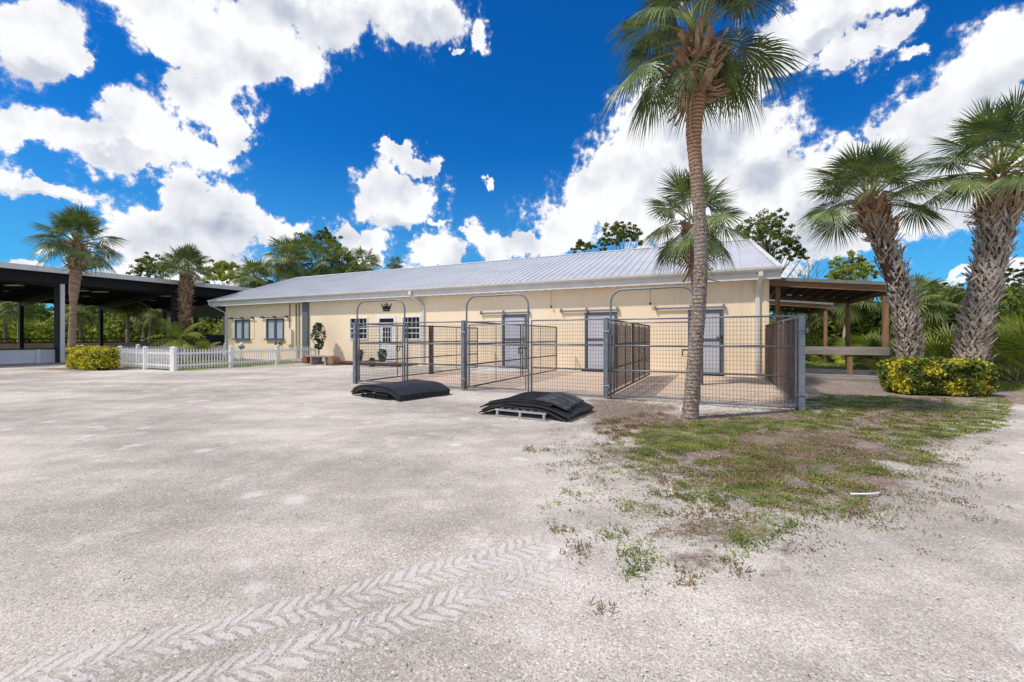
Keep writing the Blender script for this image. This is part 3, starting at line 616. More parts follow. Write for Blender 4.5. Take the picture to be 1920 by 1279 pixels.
for _ in range(1500):
    z = rng.uniform(.75, 2.2); w = .36*sin(pi*min(1, max(.1, (z-.55)/1.85)))+.04; an = rng.uniform(0, 2*pi); rr = w*sqrt(rng.random()); 
    if noise.noise(Vector((cos(an)*rr*6, sin(an)*rr*6, z*4))) < -.12: continue
    leafq(m, Vector((rr*cos(an), rr*sin(an), z)), .06, rng)
m.build('foliage', K['leafdark'], t)
t = bthing('rustic_bench', 'low rustic log bench with round reddish ends by the end of the picket fence', 'bench', -20.0, 6.0)
p = MB(); p.box(-.95, .95, -.2, .2, .40, .47); p.build('seat', K['greywood'], t, bevel=.015)
for s in (-1, 1):
    p = MB(); p.tube([(s*.92,-.24,.24),(s*.92,.24,.24)], .2, 14); p.build('round_end', K['orange'] if s < 0 else K['wood'], t)
    p = MB(); p.box(s*.5-.06, s*.5+.06, -.18, .18, 0, .398); p.build('leg', K['greywood'], t)
# garden things behind the picket fence
t = bthing('garden_ornament', 'small white and grey rounded garden ornament behind the picket fence below the windows', 'ornament', -27.3, 6.6)
p = MB(); p.lathe([(.16,0),(.12,.1),(.05,.2),(.04,.65),(.15,.78),(.2,.86),(.18,.88),(.04,.8)], 16); p.build('bowl', K['panelgrey'], t, smooth=True)
p = MB(); p.lathe([(.04,.86),(.10,.9),(.12,.98),(.09,1.06),(.02,1.1)], 12); p.build('figure', K['white'], t, smooth=True)
t = bthing('dried_flowers', 'brown dried flower heads on thin stems behind the picket fence near the pipes', 'plant', -24.8, 7.2)
rng = random.Random(3)
for i in range(9):
    p = MB(); q = MB(); x = rng.uniform(-.35, .35); h = rng.uniform(.95, 1.15); p.wire((x*.6, 0, 0), (x, rng.uniform(-.1,.1), h), .008)
    for _ in range(14): leafq(q, Vector((x, 0, h))+Vector((rng.gauss(0,.04), rng.gauss(0,.04), rng.gauss(0,.05))), .04, rng)
    p.build('stem', K['twig'], t); q.build('flower_head', K['brown'], t)

# ================================================================== PICKET FENCE
def picket_run(label, a0, v0, a1, v1, bays):
    p0 = B(a0, v0); p1 = B(a1, v1); L = (p1-p0).length; ang = atan2(p1.y-p0.y, p1.x-p0.x)
    t = thing('picket_fence', label, 'fence', p0, ang, 'white picket fence round the small lawn'); bl = L/bays
    for i in range(bays+1):
        p = MB(); x = i*bl; p.box(x-.065, x+.065, -.065, .065, -.03, .95); p.box(x-.08, x+.08, -.08, .08, .952, .975); p.add([(x-.07,-.07,.975),(x+.07,-.07,.975),(x+.07,.07,.975),(x-.07,.07,.975),(x,0,1.02)], [(0,1,4),(1,2,4),(2,3,4),(3,0,4)]); p.build('post', K['white'], t)
    for i in range(bays):
        p = MB(); x0 = i*bl+.066; x1 = (i+1)*bl-.066; p.box(x0, x1, -.02, .02, .17, .25); p.box(x0, x1, -.02, .02, .68, .76); r = p.build('rail', K['white'], t)
        p = MB(); n = int((x1-x0)/.118)
        for k in range(n):
            x = x0+(k+.5)*(x1-x0)/n; w = .021
            p.add([(x-w,-.034,.06),(x+w,-.034,.06),(x+w,-.034,.86),(x,-.034,.90),(x-w,-.034,.86),(x-w,-.021,.06),(x+w,-.021,.06),(x+w,-.021,.86),(x,-.021,.90),(x-w,-.021,.86)], [(0,1,2,3,4),(9,8,7,6,5),(0,5,6,1),(1,6,7,2),(2,7,8,3),(3,8,9,4),(4,9,5,0)])
        p.build('picket', K['white'], t)
picket_run('white picket fence run from the corner post towards the bench', -22.3, .5, -22.3, 7.6, 3)
picket_run('white picket fence run from the yellow hedge to the corner post', -30.95, .5, -22.45, .5, 4)
picket_run('white picket fence run on the far side of the lawn beside the arena', -31.0, .7, -31.0, 7.9, 3)

# ================================================================== COVERED ARENA
AR = bthing('covered_arena', 'large open black steel riding arena with low metal roof on columns', 'open shed', -35, 1.2)
AZ = 5.12; AW = 25; BAY = 5.8; y_0 = -2*BAY-1; y_1 = 3*BAY
rz = AZ+.75
m = MB()
m.add([(.9,y_0,AZ+.0),(.9,y_1+.4,AZ+.0),(-12.5,y_1+.4,rz),(-12.5,y_0,rz),(-25.9,y_0,AZ),(-25.9,y_1+.4,AZ)], [(0,1,2,3),(3,2,5,4)]); m.build('roof', K['roof'], AR)
m = MB(); m.add([(.88,y_0,AZ-.06),(.88,y_1+.4,AZ-.06),(-12.5,y_1+.4,rz-.06),(-12.5,y_0,rz-.06),(-25.9,y_0,AZ-.06),(-25.9,y_1+.4,AZ-.06)], [(3,2,1,0),(4,5,2,3)])
for i in range(16):
    x = .3-i*1.62; z = AZ-.06+(rz-AZ)*min(1, (1-(abs(x+12.5)/13.4))); m.box(x-.05, x+.05, y_0, y_1, z-.24, z-.03)
m.build('ceiling', K['darkroof'], AR)
m = MB(); m.box(.9, 1.0, y_0, y_1+.4, AZ-.22, AZ+.06); m.build('fascia', K['trim'], AR)
m = MB(); m.box(.3, .45, y_0, y_1+.3, AZ-.75, AZ-.1); m.box(-25.3, -25.1, y_0, y_1+.3, AZ-.45, AZ-.1); m.build('eave_beam', K['dark'], AR)
for i in range(-2, 4):
    y = i*BAY
    m = MB(); m.box(-.28, .28, y-.13, y+.13, -.05, AZ-.2); m.build('column', K['dark'], AR)
    m = MB(); m.box(-25.2, -24.8, y-.13, y+.13, -.05, AZ-.2); m.build('column', K['dark'], AR)
    m = MB()
    for s in (-1, 1):
        xe = -12.5+s*12.3; m.add([(xe,y-.1,AZ-.9),(xe,y-.1,AZ-.1),(-12.5,y-.1,rz-.1),(-12.5,y-.1,rz-.5),(xe,y+.1,AZ-.9),(xe,y+.1,AZ-.1),(-12.5,y+.1,rz-.1),(-12.5,y+.1,rz-.5)], [(0,1,2,3),(7,6,5,4),(0,3,7,4),(1,5,6,2)])
    m.build('rafter', K['dark'], AR)
    if i < 3:
        m = MB(); m.tube([(-.4-1.5, y+.2, AZ-.55), (-6, y+BAY*.5, AZ-.12)], .05, 6); m.tube([(-18, y+.2, AZ-.3),(-23.5, y+BAY*.7, AZ-.6)], .05, 6); m.build('brace', K['panelgrey'], AR)
m = MB(); m.box(.3, .44, -.08, .08, .15, AZ-.3); m.box(.3, .56, -.08, .08, .0, .148); m.build('downspout', K['trim'], AR)
m = MB(); m.box(-.2, -.12, y_0, -.14, 0, .74)
for k in range(3): m.box(-.118, -.10, y_0, -.14, .02+.25*k, .24+.25*k)
for k in range(-2, 1): m.box(-.098, .0, k*BAY*.5-.9, k*BAY*.5-.75, 0, .74)
m.build('kick_board', K['bw'], AR)
m = MB(); m.box(-.2, -.12, .14, y_1, 0, .74); m.build('kick_board', K['bw'], AR)
m = MB(); m.box(-.32, -.05, y_0, -.14, .75, .80); m.build('cap_rail', K['dark'], AR)
m = MB(); m.box(-24.9, -24.8, y_0, y_1, 0, .82); m.build('far_kick_board', K['beige'], AR)
m = MB(); m.box(-24.7, 0, y_1+.05, y_1+.12, 3.6, AZ+.1); m.build('end_panel', K['panelgrey'], AR)
m = MB(); m.box(-24.7, 0, y_1+.02, y_1+.10, 0, 1.65)
m.build('end_kick_board', K['dark'], AR)
for k in (-19.3, -13.6, -8): 
    m = MB(); m.box(k-.2, k+.2, y_1+.13, y_1+.4, 0, AZ); m.build('end_column', K['dark'], AR)
m = MB(); m.box(-24.2, -22.2, y_1-.1, y_1-.02, 2.3, 3.7); m.build('notice_board', K['bw'], AR)
LT = [(60,524),(27,536),(2,547),(192,521),(225,538),(188,548),(155,556),(312,556),(280,564),(370,537),(150,546)]
for i, (x, y) in enumerate(LT):
    zc = AZ+.12; Y = (zc-CH)*F/(HY-y); p = P(x, y, Y)
    t = thing('arena_light', 'pale strip light hung under the black arena roof', 'ceiling light', p, TH+.35, 'strip lights under the arena roof')
    m = MB(); m.box(-.65, .65, -.2, .2, .03, .07); m.build('housing', K['trim'], t); m = MB(); m.box(-.62, .62, -.17, .17, -.01, .029); m.build('diffuser', K['lamp'], t)
# black board fence in the field beyond the arena
t = bthing('paddock_fence', 'dark board paddock fence in the field beyond the arena', 'fence', -66, 2)
for i in range(14):
    m = MB(); m.box(-.08, .08, i*3-8-.08, i*3-8+.08, 0, 1.3); m.build('post', K['twig'], t)
for z in (.35, .75, 1.15):
    m = MB(); m.box(.081, .13, -8, 31, z, z+.14); m.build('board', K['twig'], t)

# ================================================================== LEAN-TO SHEDS
def leanto(label, v0, v1, mid):
    t = bthing('wooden_leanto', label, 'lean-to', 0, v0); D = v1-v0
    zl, zr = 3.42, 3.05; x0, x1 = .08, 3.62
    zz = lambda x: zl+(zr-zl)*(x-x0)/(x1-x0)
    def slab(m, xa, xb, ya, yb, lo, hi):
        m.add([(xa,ya,zz(xa)+lo),(xb,ya,zz(xb)+lo),(xb,yb,zz(xb)+lo),(xa,yb,zz(xa)+lo),(xa,ya,zz(xa)+hi),(xb,ya,zz(xb)+hi),(xb,yb,zz(xb)+hi),(xa,yb,zz(xa)+hi)], [(0,3,2,1),(4,5,6,7),(0,1,5,4),(1,2,6,5),(2,3,7,6),(3,0,4,7)])
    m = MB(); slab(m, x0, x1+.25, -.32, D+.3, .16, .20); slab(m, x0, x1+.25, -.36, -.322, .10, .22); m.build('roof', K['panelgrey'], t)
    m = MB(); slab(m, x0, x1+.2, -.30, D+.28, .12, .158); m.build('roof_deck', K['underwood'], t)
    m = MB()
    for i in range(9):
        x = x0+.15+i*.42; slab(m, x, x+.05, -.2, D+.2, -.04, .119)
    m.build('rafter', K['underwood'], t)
    m = MB(); slab(m, x0, x1+.28, -.26, -.205, -.10, .10); m.build('front_beam', K['woodh'], t)
    m = MB(); slab(m, x0, x1+.15, D+.22, D+.27, -.14, .10); m.build('rear_beam', K['wood'], t)
    m = MB(); slab(m, x1-.07, x1-.02, -.2, D+.2, -.20, -.042); m.build('side_beam', K['wood'], t)
    for (x, y) in ((.42, -.1), (x1-.05, -.1), (x1-.05, D)) + ((( 2.35, D+.1),) if mid else ()):
        m = MB(); m.box(x-.075, x+.075, y-.075, y+.075, -.05, zz(x)-.205 if x > 3 else zz(x)-.042); m.build('post', K['wood'], t, bevel=.006)
    m = MB(); m.tube([(.08,-.1,2.75),(.4,-.1,3.25)], .04, 4); m.build('brace', K['wood'], t)
    return t
leanto('near wooden lean-to with shed roof attached to the right end of the stable', 9.0, 13.9, False)
leanto('farther wooden lean-to seen through the posts of the near one', 18.7, 23.5, True)
t = bthing('board_rail', 'single weathered grey board rail running from the pen to the lean-to post', 'rail fence', .3, 8.75)
m = MB(); m.box(-.1, 3.35, -.02, .02, .80, 1.08); m.build('board', K['greywood'], t, bevel=.005)
m = MB(); m.box(2.2, 2.34, .021, .15, -.05, 1.0); m.build('post', K['wood'], t, bevel=.006)
t = bthing('ground_timber', 'long grey timber sleepers lying on the ground under the lean-to edge', 'timber', .3, 8.2)
m = MB(); m.box(-.1, 3.4, -.9, -.65, -.03, .10); m.build('sleeper', K['greywood'], t, bevel=.01); m = MB(); m.box(-.1, 3.3, .05, .3, -.03, .12); m.build('sleeper', K['greywood'], t, bevel=.01)
for (v, l) in ((14.5, 'low board rail behind the near lean-to'), (22.6, 'low board rail behind the farther lean-to')):
    t = bthing('board_rail', l, 'rail fence', .3, v)
    m = MB(); m.box(0, 3.3, -.02, .02, .75, .98); m.build('board', K['greywood'], t)
    m = MB(); m.box(1.2, 1.32, .021, .14, -.05, .95); m.build('post', K['wood'], t)

# ================================================================== PEN
H = 1.83
def mesh_infill(m, x0, x1, z0, z1, dx=.0635, dz=.0875, y=0, r=.0027):
    n = max(1, round((x1-x0)/dx)); k = max(1, round((z1-z0)/dz))
    for i in range(1, n): x = x0+(x1-x0)*i/n; m.wire((x, y, z0), (x, y, z1), r)
    for i in range(1, k): z = z0+(z1-z0)*i/k; m.wire((x0, y-.003, z), (x1, y-.003, z), r)
def panel(label, a0, v0, a1, v1, uprights=(.5,), km='steel', rails=(.66, 1.235), posts=(1, 1), cloth=None, rt=.026):
    p0 = B(a0, v0); p1 = B(a1, v1); L = (p1-p0).length; ang = atan2(p1.y-p0.y, p1.x-p0.x)
    t = thing('corral_panel', label, 'mesh panel', p0, ang, 'mesh panels of the horse pens'); e = .035
    m = MB(); m.tube([(e,0,.05),(e,0,H),(L-e,0,H),(L-e,0,.05),(e,0,.05)], rt, 8); m.build('frame', K[km], t, smooth=True)
    for z in rails: m = MB(); m.tube([(e+rt,0,z),(L-e-rt,0,z)], rt*.85, 8); m.build('rail', K[km], t, smooth=True)
    for f in uprights: m = MB(); m.tube([(L*f,.02,.05+rt),(L*f,.02,H-rt)], .014, 6); m.build('upright', K[km], t, smooth=True)
    m = MB(); mesh_infill(m, e, L-e, .06, H-.02, y=-.018); m.build('wire_mesh', K['wire'], t)
    if cloth:
        m = MB(); n = 12
        for i in range(n):
            x0 = e+.05+(L-2*e-.1)*i/n; x1 = e+.05+(L-2*e-.1)*(i+1)/n-.01; m.box(x0, x1, .03, .045, .12, H-.05-.02*((i*7) % 3))
        m.build('screen', cloth, t)
    return t
def post(label, a, v, h=H+.02, w=.05, km='steel', hinge=True):
    t = bthing('pen_post', label, 'post', a, v, 'square steel posts of the horse pens')
    m = MB(); m.box(-w, w, -w, w, -.05, h); m.box(-w-.01, w+.01, -w-.01, w+.01, h+.002, h+.015); m.build('tube', K[km], t, bevel=.006)
    if hinge:
        for z in (.3, 1.55):
            m = MB(); m.tube([(-w-.05,-w-.012,z),(w+.05,-w-.012,z)], .012, 6); m.tube([(w+.03,-w-.012,z-.05),(w+.03,-w-.012,z+.05)], .017, 6); m.build('hinge', K[km], t)
def gate(label, a0, a1, top=2.5):
    p0 = B(a0, 0); L = a1-a0; t = thing('bow_gate', label, 'gate', p0, TH, 'arched mesh gates of the horse pens')
    m = MB(); r = .024; R0 = .30; pts = [(.0,0,.0),(.0,0,top-R0)]
    for k in range(1, 8): an = pi-k*pi/16; pts.append((R0+R0*cos(an), 0, top-R0+R0*sin(an)))
    pts.append((L-R0, 0, top))
    for k in range(1, 8): an = pi/2-k*pi/16; pts.append((L-R0+R0*cos(an), 0, top-R0+R0*sin(an)))
    pts += [(L,0,top-R0),(L,0,.0)]; m.tube(pts, r, 8); m.build('bow_frame', K['steel'], t, smooth=True)
    m = MB(); e = .075; m.tube([(e,0,.09),(e,0,H-.09),(L-e,0,H-.09),(L-e,0,.09),(e,0,.09)], .022, 8); lf = m.build('leaf_frame', K['steel'], t, smooth=True)
    for z in (.66, 1.22): m = MB(); m.tube([(e+.02,0,z),(L-e-.02,0,z)], .02, 8); m.build('rail', K['steel'], t, smooth=True)
    m = MB(); m.tube([(.02,0,H-.01),(L-.02,0,H-.01)], .018, 6); m.build('head_rail', K['steel'], t, smooth=True)
    m = MB(); mesh_infill(m, e, L-e, .1, H-.1, y=-.016); m.build('wire_mesh', K['wire'], t)
    m = MB(); m.box(L-.25, L-.03, -.05, -.03, 1.13, 1.16); m.box(L-.25, L-.23, -.06, -.03, 1.0, 1.16); m.tube([(L-.20,-.06,1.0),(L-.14,-.07,1.02),(L-.13,-.07,1.12)], .01, 6); m.build('latch', K['dark'], t)
gate('leftmost arched mesh gate at the far left end of the pens', -11.5, -9.68)
panel('front mesh panel between the leftmost gate and the middle gate', -9.62, 0, -7.72, 0, uprights=())
post('square steel post between the left pen and the middle pen', -7.70, 0.0, w=.038)
gate('middle arched mesh gate standing behind the gridded mat pile', -7.60, -5.80)
panel('front mesh panel between the middle gate and the right gate', -5.75, 0, -3.86, 0, uprights=())
post('square steel post between the middle pen and the right pen', -3.84, 0.0, w=.038)
gate('rightmost arched mesh gate partly hidden by the tall palm trunk', -3.74, -1.95)
panel('front mesh panel right of the tall palm trunk', -1.90, 0, -.10, 0, uprights=())
post('square steel corner post at the right front corner of the pens', -.04, 0, hinge=True)
post('square steel end post at the left front corner of the pens', -11.58, 0, w=.055)
panel('front half of the left side panels of the pens', -11.54, .08, -11.54, 3.75, km='rusty'); post('brown square post halfway along the left side of the pens', -11.54, 3.83, w=.07, km='rusty', hinge=False); panel('rear half of the left side panels of the pens', -11.54, 3.92, -11.54, 7.4, km='rusty', rails=(.66,1.235))
panel('front half of the partition between the left and middle pens', -7.70, .08, -7.70, 3.75, km='rusty'); panel('rear half of the partition between the left and middle pens', -7.70, 3.85, -7.70, 7.35, km='rusty')
def cloth_mat():
    m = mat('brown_screen', (.15,.095,.075), .8, .25, 3, (.25,.17,.135), stretch=(6,6,.4)); t = m.node_tree; out = t.nodes['Material Output']; b = t.nodes['Principled BSDF']
    tr = N('ShaderNodeBsdfTransparent', t); mx = N('ShaderNodeMixShader', t); mx.inputs[0].default_value = .58; t.links.new(b.outputs[0], mx.inputs[1]); t.links.new(tr.outputs[0], mx.inputs[2]); t.links.new(mx.outputs[0], out.inputs[0]); return m
CM = cloth_mat()
panel('front half of the screened partition between the middle and right pens', -3.84, .08, -3.84, 3.3, km='rusty', cloth=CM, uprights=(.35,.7)); panel('rear half of the screened partition between the middle and right pens', -3.84, 3.4, -3.84, 6.6, km='rusty', cloth=CM, uprights=(.35,.7))
panel('front half of the brown screened right side of the pens', -.04, .08, -.04, 3.9, cloth=CM, uprights=(.33,.66)); panel('rear half of the brown screened right side of the pens', -.04, 4.0, -.04, 7.85, cloth=CM, uprights=(.33,.66), km='rusty')
t = bthing('concrete_pad', 'pale rounded concrete pad on the pen floor by the left stall door', 'pad', -10.1, 6.3)
m = MB(); pts = [(1.5*cos(2*pi*k/28), 1.1*sin(2*pi*k/28)) for k in range(28)]
m.add([(x, y, .05) for x, y in pts]+[(x*1.02, y*1.02, -.03) for x, y in pts], [tuple(range(28))]+[(i, i+28, (i+1) % 28+28, (i+1) % 28) for i in range(28)]); m.build('slab', K['trim'], t)

# ================================================================== RUBBER MATS ON PALLETS
def mat_piece(name, label, center, ang, L, Wd, h, z, drop, km, rng, skew=0, thick=.022, grid=False, cat='rubber mat', group=None, off=(0,0), Lr=None, pw=2.3):
    t = MB(); n = 20; nw = 8
    def zf(s, q): 
        a = abs(2*s) if not Lr else min(1, abs(2*(s*L*.97+off[0])/Lr))
        return z+h*(1-a**pw)-drop*max(0, a-.55)**1.5+.012*sin(q*7+s*5)*a+(.02*noise.noise(Vector((s*4, q*3, z*9))))*1.0
    top = []; bot = []
    for i in range(n+1):
        s = i/n-.5
        for j in range(nw+1):
            q = j/nw-.5; x = s*L*(.97)+off[0]+skew*q; y = q*Wd+off[1]+.02*s
            zz = max(.012+thick, zf(s, q)); top.append((x, y, zz)); bot.append((x, y, zz-thick))
    vs = top+bot; o = len(top); fs = []
    for i in range(n):
        for j in range(nw):
            a = i*(nw+1)+j; b = a+1; c = a+nw+2; d = a+nw+1; fs.append((a, d, c, b)); fs.append((a+o, b+o, c+o, d+o))
    for i in range(n):
        a = i*(nw+1); d = a+nw+1; fs.append((a, a+o, d+o, d)); a += nw; d = a+nw+1; fs.append((a, d, d+o, a+o))
    for j in range(nw):
        a = j; b = j+1; fs.append((a, b, b+o, a+o)); a = n*(nw+1)+j; b = a+1; fs.append((a, a+o, b+o, b))
    t.add(vs, fs)
    if grid:
        g = t
        for i in range(n*2):
            s = i/(n*2)-.5
            if abs(s) > .47: continue
            for j in range(6):
                q0 = j/6-.49; q1 = q0+1/6-.01; p = [(s*L*.97+skew*q+off[0], q*Wd+off[1], max(.04, zf(s, q))+.006) for q in (q0, q1)]; g.wire(p[0], p[1], .012)
    o_ = t.build(name, km); o_.location = center; o_.rotation_euler = (0, 0, ang); tag(o_, label, cat, group); return o_
def pallet(label, center, ang, L, Wd, km, h=.15):
    t = thing('pallet', label, 'pallet', center, ang)
    for (y) in (-Wd/2, 0, Wd/2):
        m = MB(); m.box(-L/2, L/2, y-.02, y+.02, h-.03, h)
        for x in (-L/2+.04, 0, L/2-.04): m.box(x-.02, x+.02, y-.018, y+.018, .02, h-.031)
        m.box(-L/2, L/2, y-.019, y+.019, 0, .019); m.build('bearer', km, t)
    m = MB()
    for i in range(7): x = -L/2+.05+i*(L-.1)/6; m.box(x-.04, x+.04, -Wd/2+.15, Wd/2-.15, h-.02, h+.006)
    m.build('slat', km, t)
rng = random.Random(8); ordn = ['lowest', 'second lowest', 'third lowest', 'middle', 'third from top', 'second from top', 'topmost']
cA = Vector((-2.72, 10.8, 0)); aA = atan2(-1.35, 1.82)
pallet('dark pallet under the plain black mat pile near the left pen', cA+Vector((-.03,-.04,0)), aA, 1.0, 1.44, K['dark'], .125)
for i in range(7):
    mat_piece('rubber_mat', '%s plain black rubber mat in the smooth mat pile near the left pen' % ordn[i], cA, aA+rng.uniform(-.03, .03), 1.88*rng.uniform(.98, 1.02), 1.5, .15, .03+i*.021, .05, K['rubber'], rng, off=(rng.uniform(-.03,.03), rng.uniform(-.04,.04)), group='black mats piled near the left pen', pw=3.0)
cB = Vector((.48, 8.32, 0)); aB = atan2(-.92, 1.6)
pallet('light metal pallet under the gridded black mat pile', cB+Vector((-.04,-.07,0)), aB+.02, 1.0, 1.24, K['alu'], .13)
for i in range(5):
    mat_piece('rubber_mat', '%s black rubber mat under the gridded mat' % ['lowest', 'second lowest', 'middle', 'second from top', 'topmost plain'][i], cB, aB+rng.uniform(-.05, .05), 1.75*rng.uniform(.97, 1.03), 1.25, .145, .03+i*.023, .06, K['rubber'], rng, off=(rng.uniform(-.05,.05), rng.uniform(-.05,.05)), group='black mats piled on the metal pallet')
mat_piece('grid_mat', 'black ribbed grid mat draped on top of the mat pile near the middle gate', cB, aB+.02, 1.35, 1.2, .145, .155, .06, K['rubber'], rng, grid=True, off=(-.12, 0), group=None, Lr=1.72)
for i in range(4):
    mat_piece('rubber_strip', ['frontmost', 'second', 'third', 'rearmost'][i]+' worn grey rubber strip lying across the right end of the mat pile', cB, aB+.03-.03*i, .60, .19, .145, .190+.004*i, .06, K['rubber2'], rng, off=(.50-.02*i, -.42+i*.27), thick=.03, group='rubber strips on the mat pile', Lr=1.72)
# ================================================================== PALMS
def frond(m, pm, base, az, el, pl, bl, nl, rng, droop=.35, wmax=.034, r0=.014, stations=(.04,.28,.5,.72,.88,1.0), spread=2.15):
    d = Vector((cos(az)*cos(el), sin(az)*cos(el), sin(el))); p = Vector(base); pts = [p.copy()]
    for i in range(5):
        d = (d+Vector((0, 0, -droop*.17))).normalized(); p = p+d*pl/5; pts.append(p.copy())
    pm.tube(pts, r0, 4, rad=[r0*(1.5-.16*i) for i in range(6)])
    T = (d+Vector((0, 0, -.25*droop-.08))).normalized(); S = T.cross(Vector((0, 0, 1)))
    S = S.normalized() if S.length > .05 else Vector((-sin(az), cos(az), 0)); Nn = S.cross(T).normalized()
    tw = rng.uniform(-.5, .5); S2 = S*cos(tw)+Nn*sin(tw); Nn = S2.cross(T).normalized(); S = S2
    dth = 2*spread/nl
    for k in range(nl):
        th = -spread+dth*(k+.5)+rng.uniform(-.03, .03); u = abs(th)/spread
        L = bl*(1-.30*u**2)*rng.uniform(.86, 1.05); D = (T*cos(th)+S*sin(th)-Nn*(.22*u+.10)*1.0).normalized()
        hub = p+T*(.10*bl*cos(th)); side = D.cross(Nn).normalized(); fold = Nn*.5
        pr = []; g = droop*rng.uniform(.6, 1.35); kink = rng.uniform(.55, .9)
        for s in stations:
            drop = g*max(0, s-.35)**2*1.1+(g*.55*max(0, s-kink) if k % 3 == 0 else 0)
            c = hub+D*(s*L*(1-.12*drop))+Vector((0, 0, -drop*L*.85)); w = min(s*L*dth*.5*1.04, wmax)
            if s > .45: w *= max(0.03, 1-((s-.45)/.55)**1.1)
            pr.append((c-side*w, c+fold*w*.9, c+side*w))
        vs = [q for tr in pr for q in tr]; fs = []
        for i in range(len(stations)-1):
            a = i*3; fs += [(a, a+1, a+4, a+3), (a+1, a+2, a+5, a+4)]
        m.add(vs, fs)
def crown(rng, nf, pl, bl, nl, wmax=.034, r0=.014, elmin=-35, elmax=86, st=(.04,.28,.5,.72,.88,1.0), pw=.85, droop=.35, skip=0, extra=()):
    m = MB(); pm = MB()
    for (az, el, p_, b_, dr) in extra: frond(m, pm, (cos(az)*.07, sin(az)*.07, -.1), az, el, p_, b_, nl, rng, droop=dr, wmax=wmax, r0=r0, stations=st)
    for i in range(nf):
        f = (i+.5)/nf; el = radians(elmax+(elmin-elmax)*f**pw)+rng.uniform(-.12, .12); az = i*2.39996+rng.uniform(-.25, .25)
        if skip and el < .45 and abs(((az+pi/2+pi) % (2*pi))-pi) < skip: continue
        b = Vector((cos(az)*.07, sin(az)*.07, .35*(1-f)))
        frond(m, pm, b, az, el, pl*rng.uniform(.8, 1.12)*(.75+.25*f), bl*rng.uniform(.85, 1.08), nl, rng, droop=droop*(.5+1.0*f), wmax=wmax, r0=r0, stations=st)
    return m, pm
def boots(m, path, radf, z0, z1, step, L, w, rng, tilt=.5, fork=.5, per=2.39996, jit=.2, flare=1.0):
    # leaf bases in a spiral; each forks into two pointed prongs
    def at(z):
        f = (z-path[0][2])/(path[-1][2]-path[0][2]); f = min(.9999, max(0, f))*(len(path)-1); i = int(f); return Vector(path[i]).lerp(Vector(path[i+1]), f-i)
    z = z0; k = 0
    while z < z1:
        az = k*per+rng.uniform(-jit, jit); c = at(z); r = radf(z); o = Vector((cos(az), sin(az), 0)); s = Vector((-sin(az), cos(az), 0)); t = tilt*rng.choice((.5,.7,.9,1.1,1.3,2.1))*rng.uniform(.8, 1.2)*flare
        d = (Vector((0, 0, 1))*cos(t)+o*sin(t)).normalized(); n = (o*cos(t)-Vector((0, 0, 1))*sin(t)).normalized(); b = c+o*(r-.015); l = L*rng.uniform(.5, 1.35); ww = w*rng.uniform(.6, 1.35)
        for sg in ((-1, 1) if fork else (0,)):
            dd = (d+s*sg*fork*rng.uniform(.8, 1.2)).normalized(); sd_ = s*cos(.2*sg); th = .012
            q0 = b-s*ww*.5*(1 if sg <= 0 else 0)+n*0; 
            a0 = b+s*(sg*ww*.05-ww*.5); a1 = b+s*(sg*ww*.05+ww*.5); e = b+dd*l; wt = ww*rng.uniform(.25, .5)
            e0 = e-s*wt; e1 = e+s*wt; mm = b+dd*l*.5+n*.03
            m.add([a0, a1, mm+s*ww*.42, e1, e0, mm-s*ww*.42, a0-n*th*2, a1-n*th*2, mm+s*ww*.42-n*th, e1-n*th, e0-n*th, mm-s*ww*.42-n*th], [(0,1,2,5),(5,2,3,4),(7,6,11,8),(8,11,10,9),(1,7,8,2),(2,8,9,3),(6,0,5,11),(11,5,4,10),(3,9,10,4)])
        z += step; k += 1
def lerp_path(pts, n):
    # Catmull-Rom through the points
    pts = [Vector(p) for p in pts]; out = []
    for i in range(len(pts)-1):
        p0 = pts[max(0, i-1)]; p1 = pts[i]; p2 = pts[i+1]; p3 = pts[min(len(pts)-1, i+2)]
        for k in range(n):
            t = k/n; out.append(.5*((2*p1)+(p2-p0)*t+(2*p0-5*p1+4*p2-p3)*t*t+(3*p1-p0-3*p2+p3)*t**3))
    return out+[pts[-1]]
def palm(name_label, base, path, rad, rng, kind='smooth', crown_mb=None, scale=1, bootz=None, bm='boot', group='cabbage palms', km='palm', leafargs=None, trunkm='trunk_or', n=14, bootargs=None, nbase=None):
    t = thing('palm_tree', name_label, 'palm tree', base, 0, group)
    pth = lerp_path(path, 10); L = len(pth)
    zs = [p.z for p in pth]
    def radf(z):
        for (a, b) in zip(rad, rad[1:]):
            if z <= b[0]: return a[1]+(b[1]-a[1])*(z-a[0])/(b[0]-a[0])
        return rad[-1][1]
    dense = []
    for i in range(L-1):
        for q in range(4): dense.append(pth[i].lerp(pth[i+1], q/4))
    dense.append(pth[-1])
    m = MB(); m.tube(dense, 1, n, rad=[radf(p.z)*(1+.022*sin(p.z*47)+.02*noise.noise(p*5)) for p in dense], jit=.025, rng=rng)
    tr = m.build('trunk', K[trunkm], t, smooth=True)
    P_ = [tuple(p) for p in pth]
    mats = {}
    for (z0, z1, step, Lb, w, tilt, fork, mk) in (bootargs or []):
        if step > .2: mk = bootargs[0][-1]
        boots(mats.setdefault(mk, MB()), P_, radf, z0, z1, step, Lb, w, rng, tilt, fork)
    for mk, m in mats.items(): m.build('leaf_bases', K[mk], tr)
    cm, pm = crown(rng, **leafargs); c = cm.build('crown', K[km], t); c.location = path[-1]; q = pm.build('leaf_stalks', K['petiole'], c)
    return t
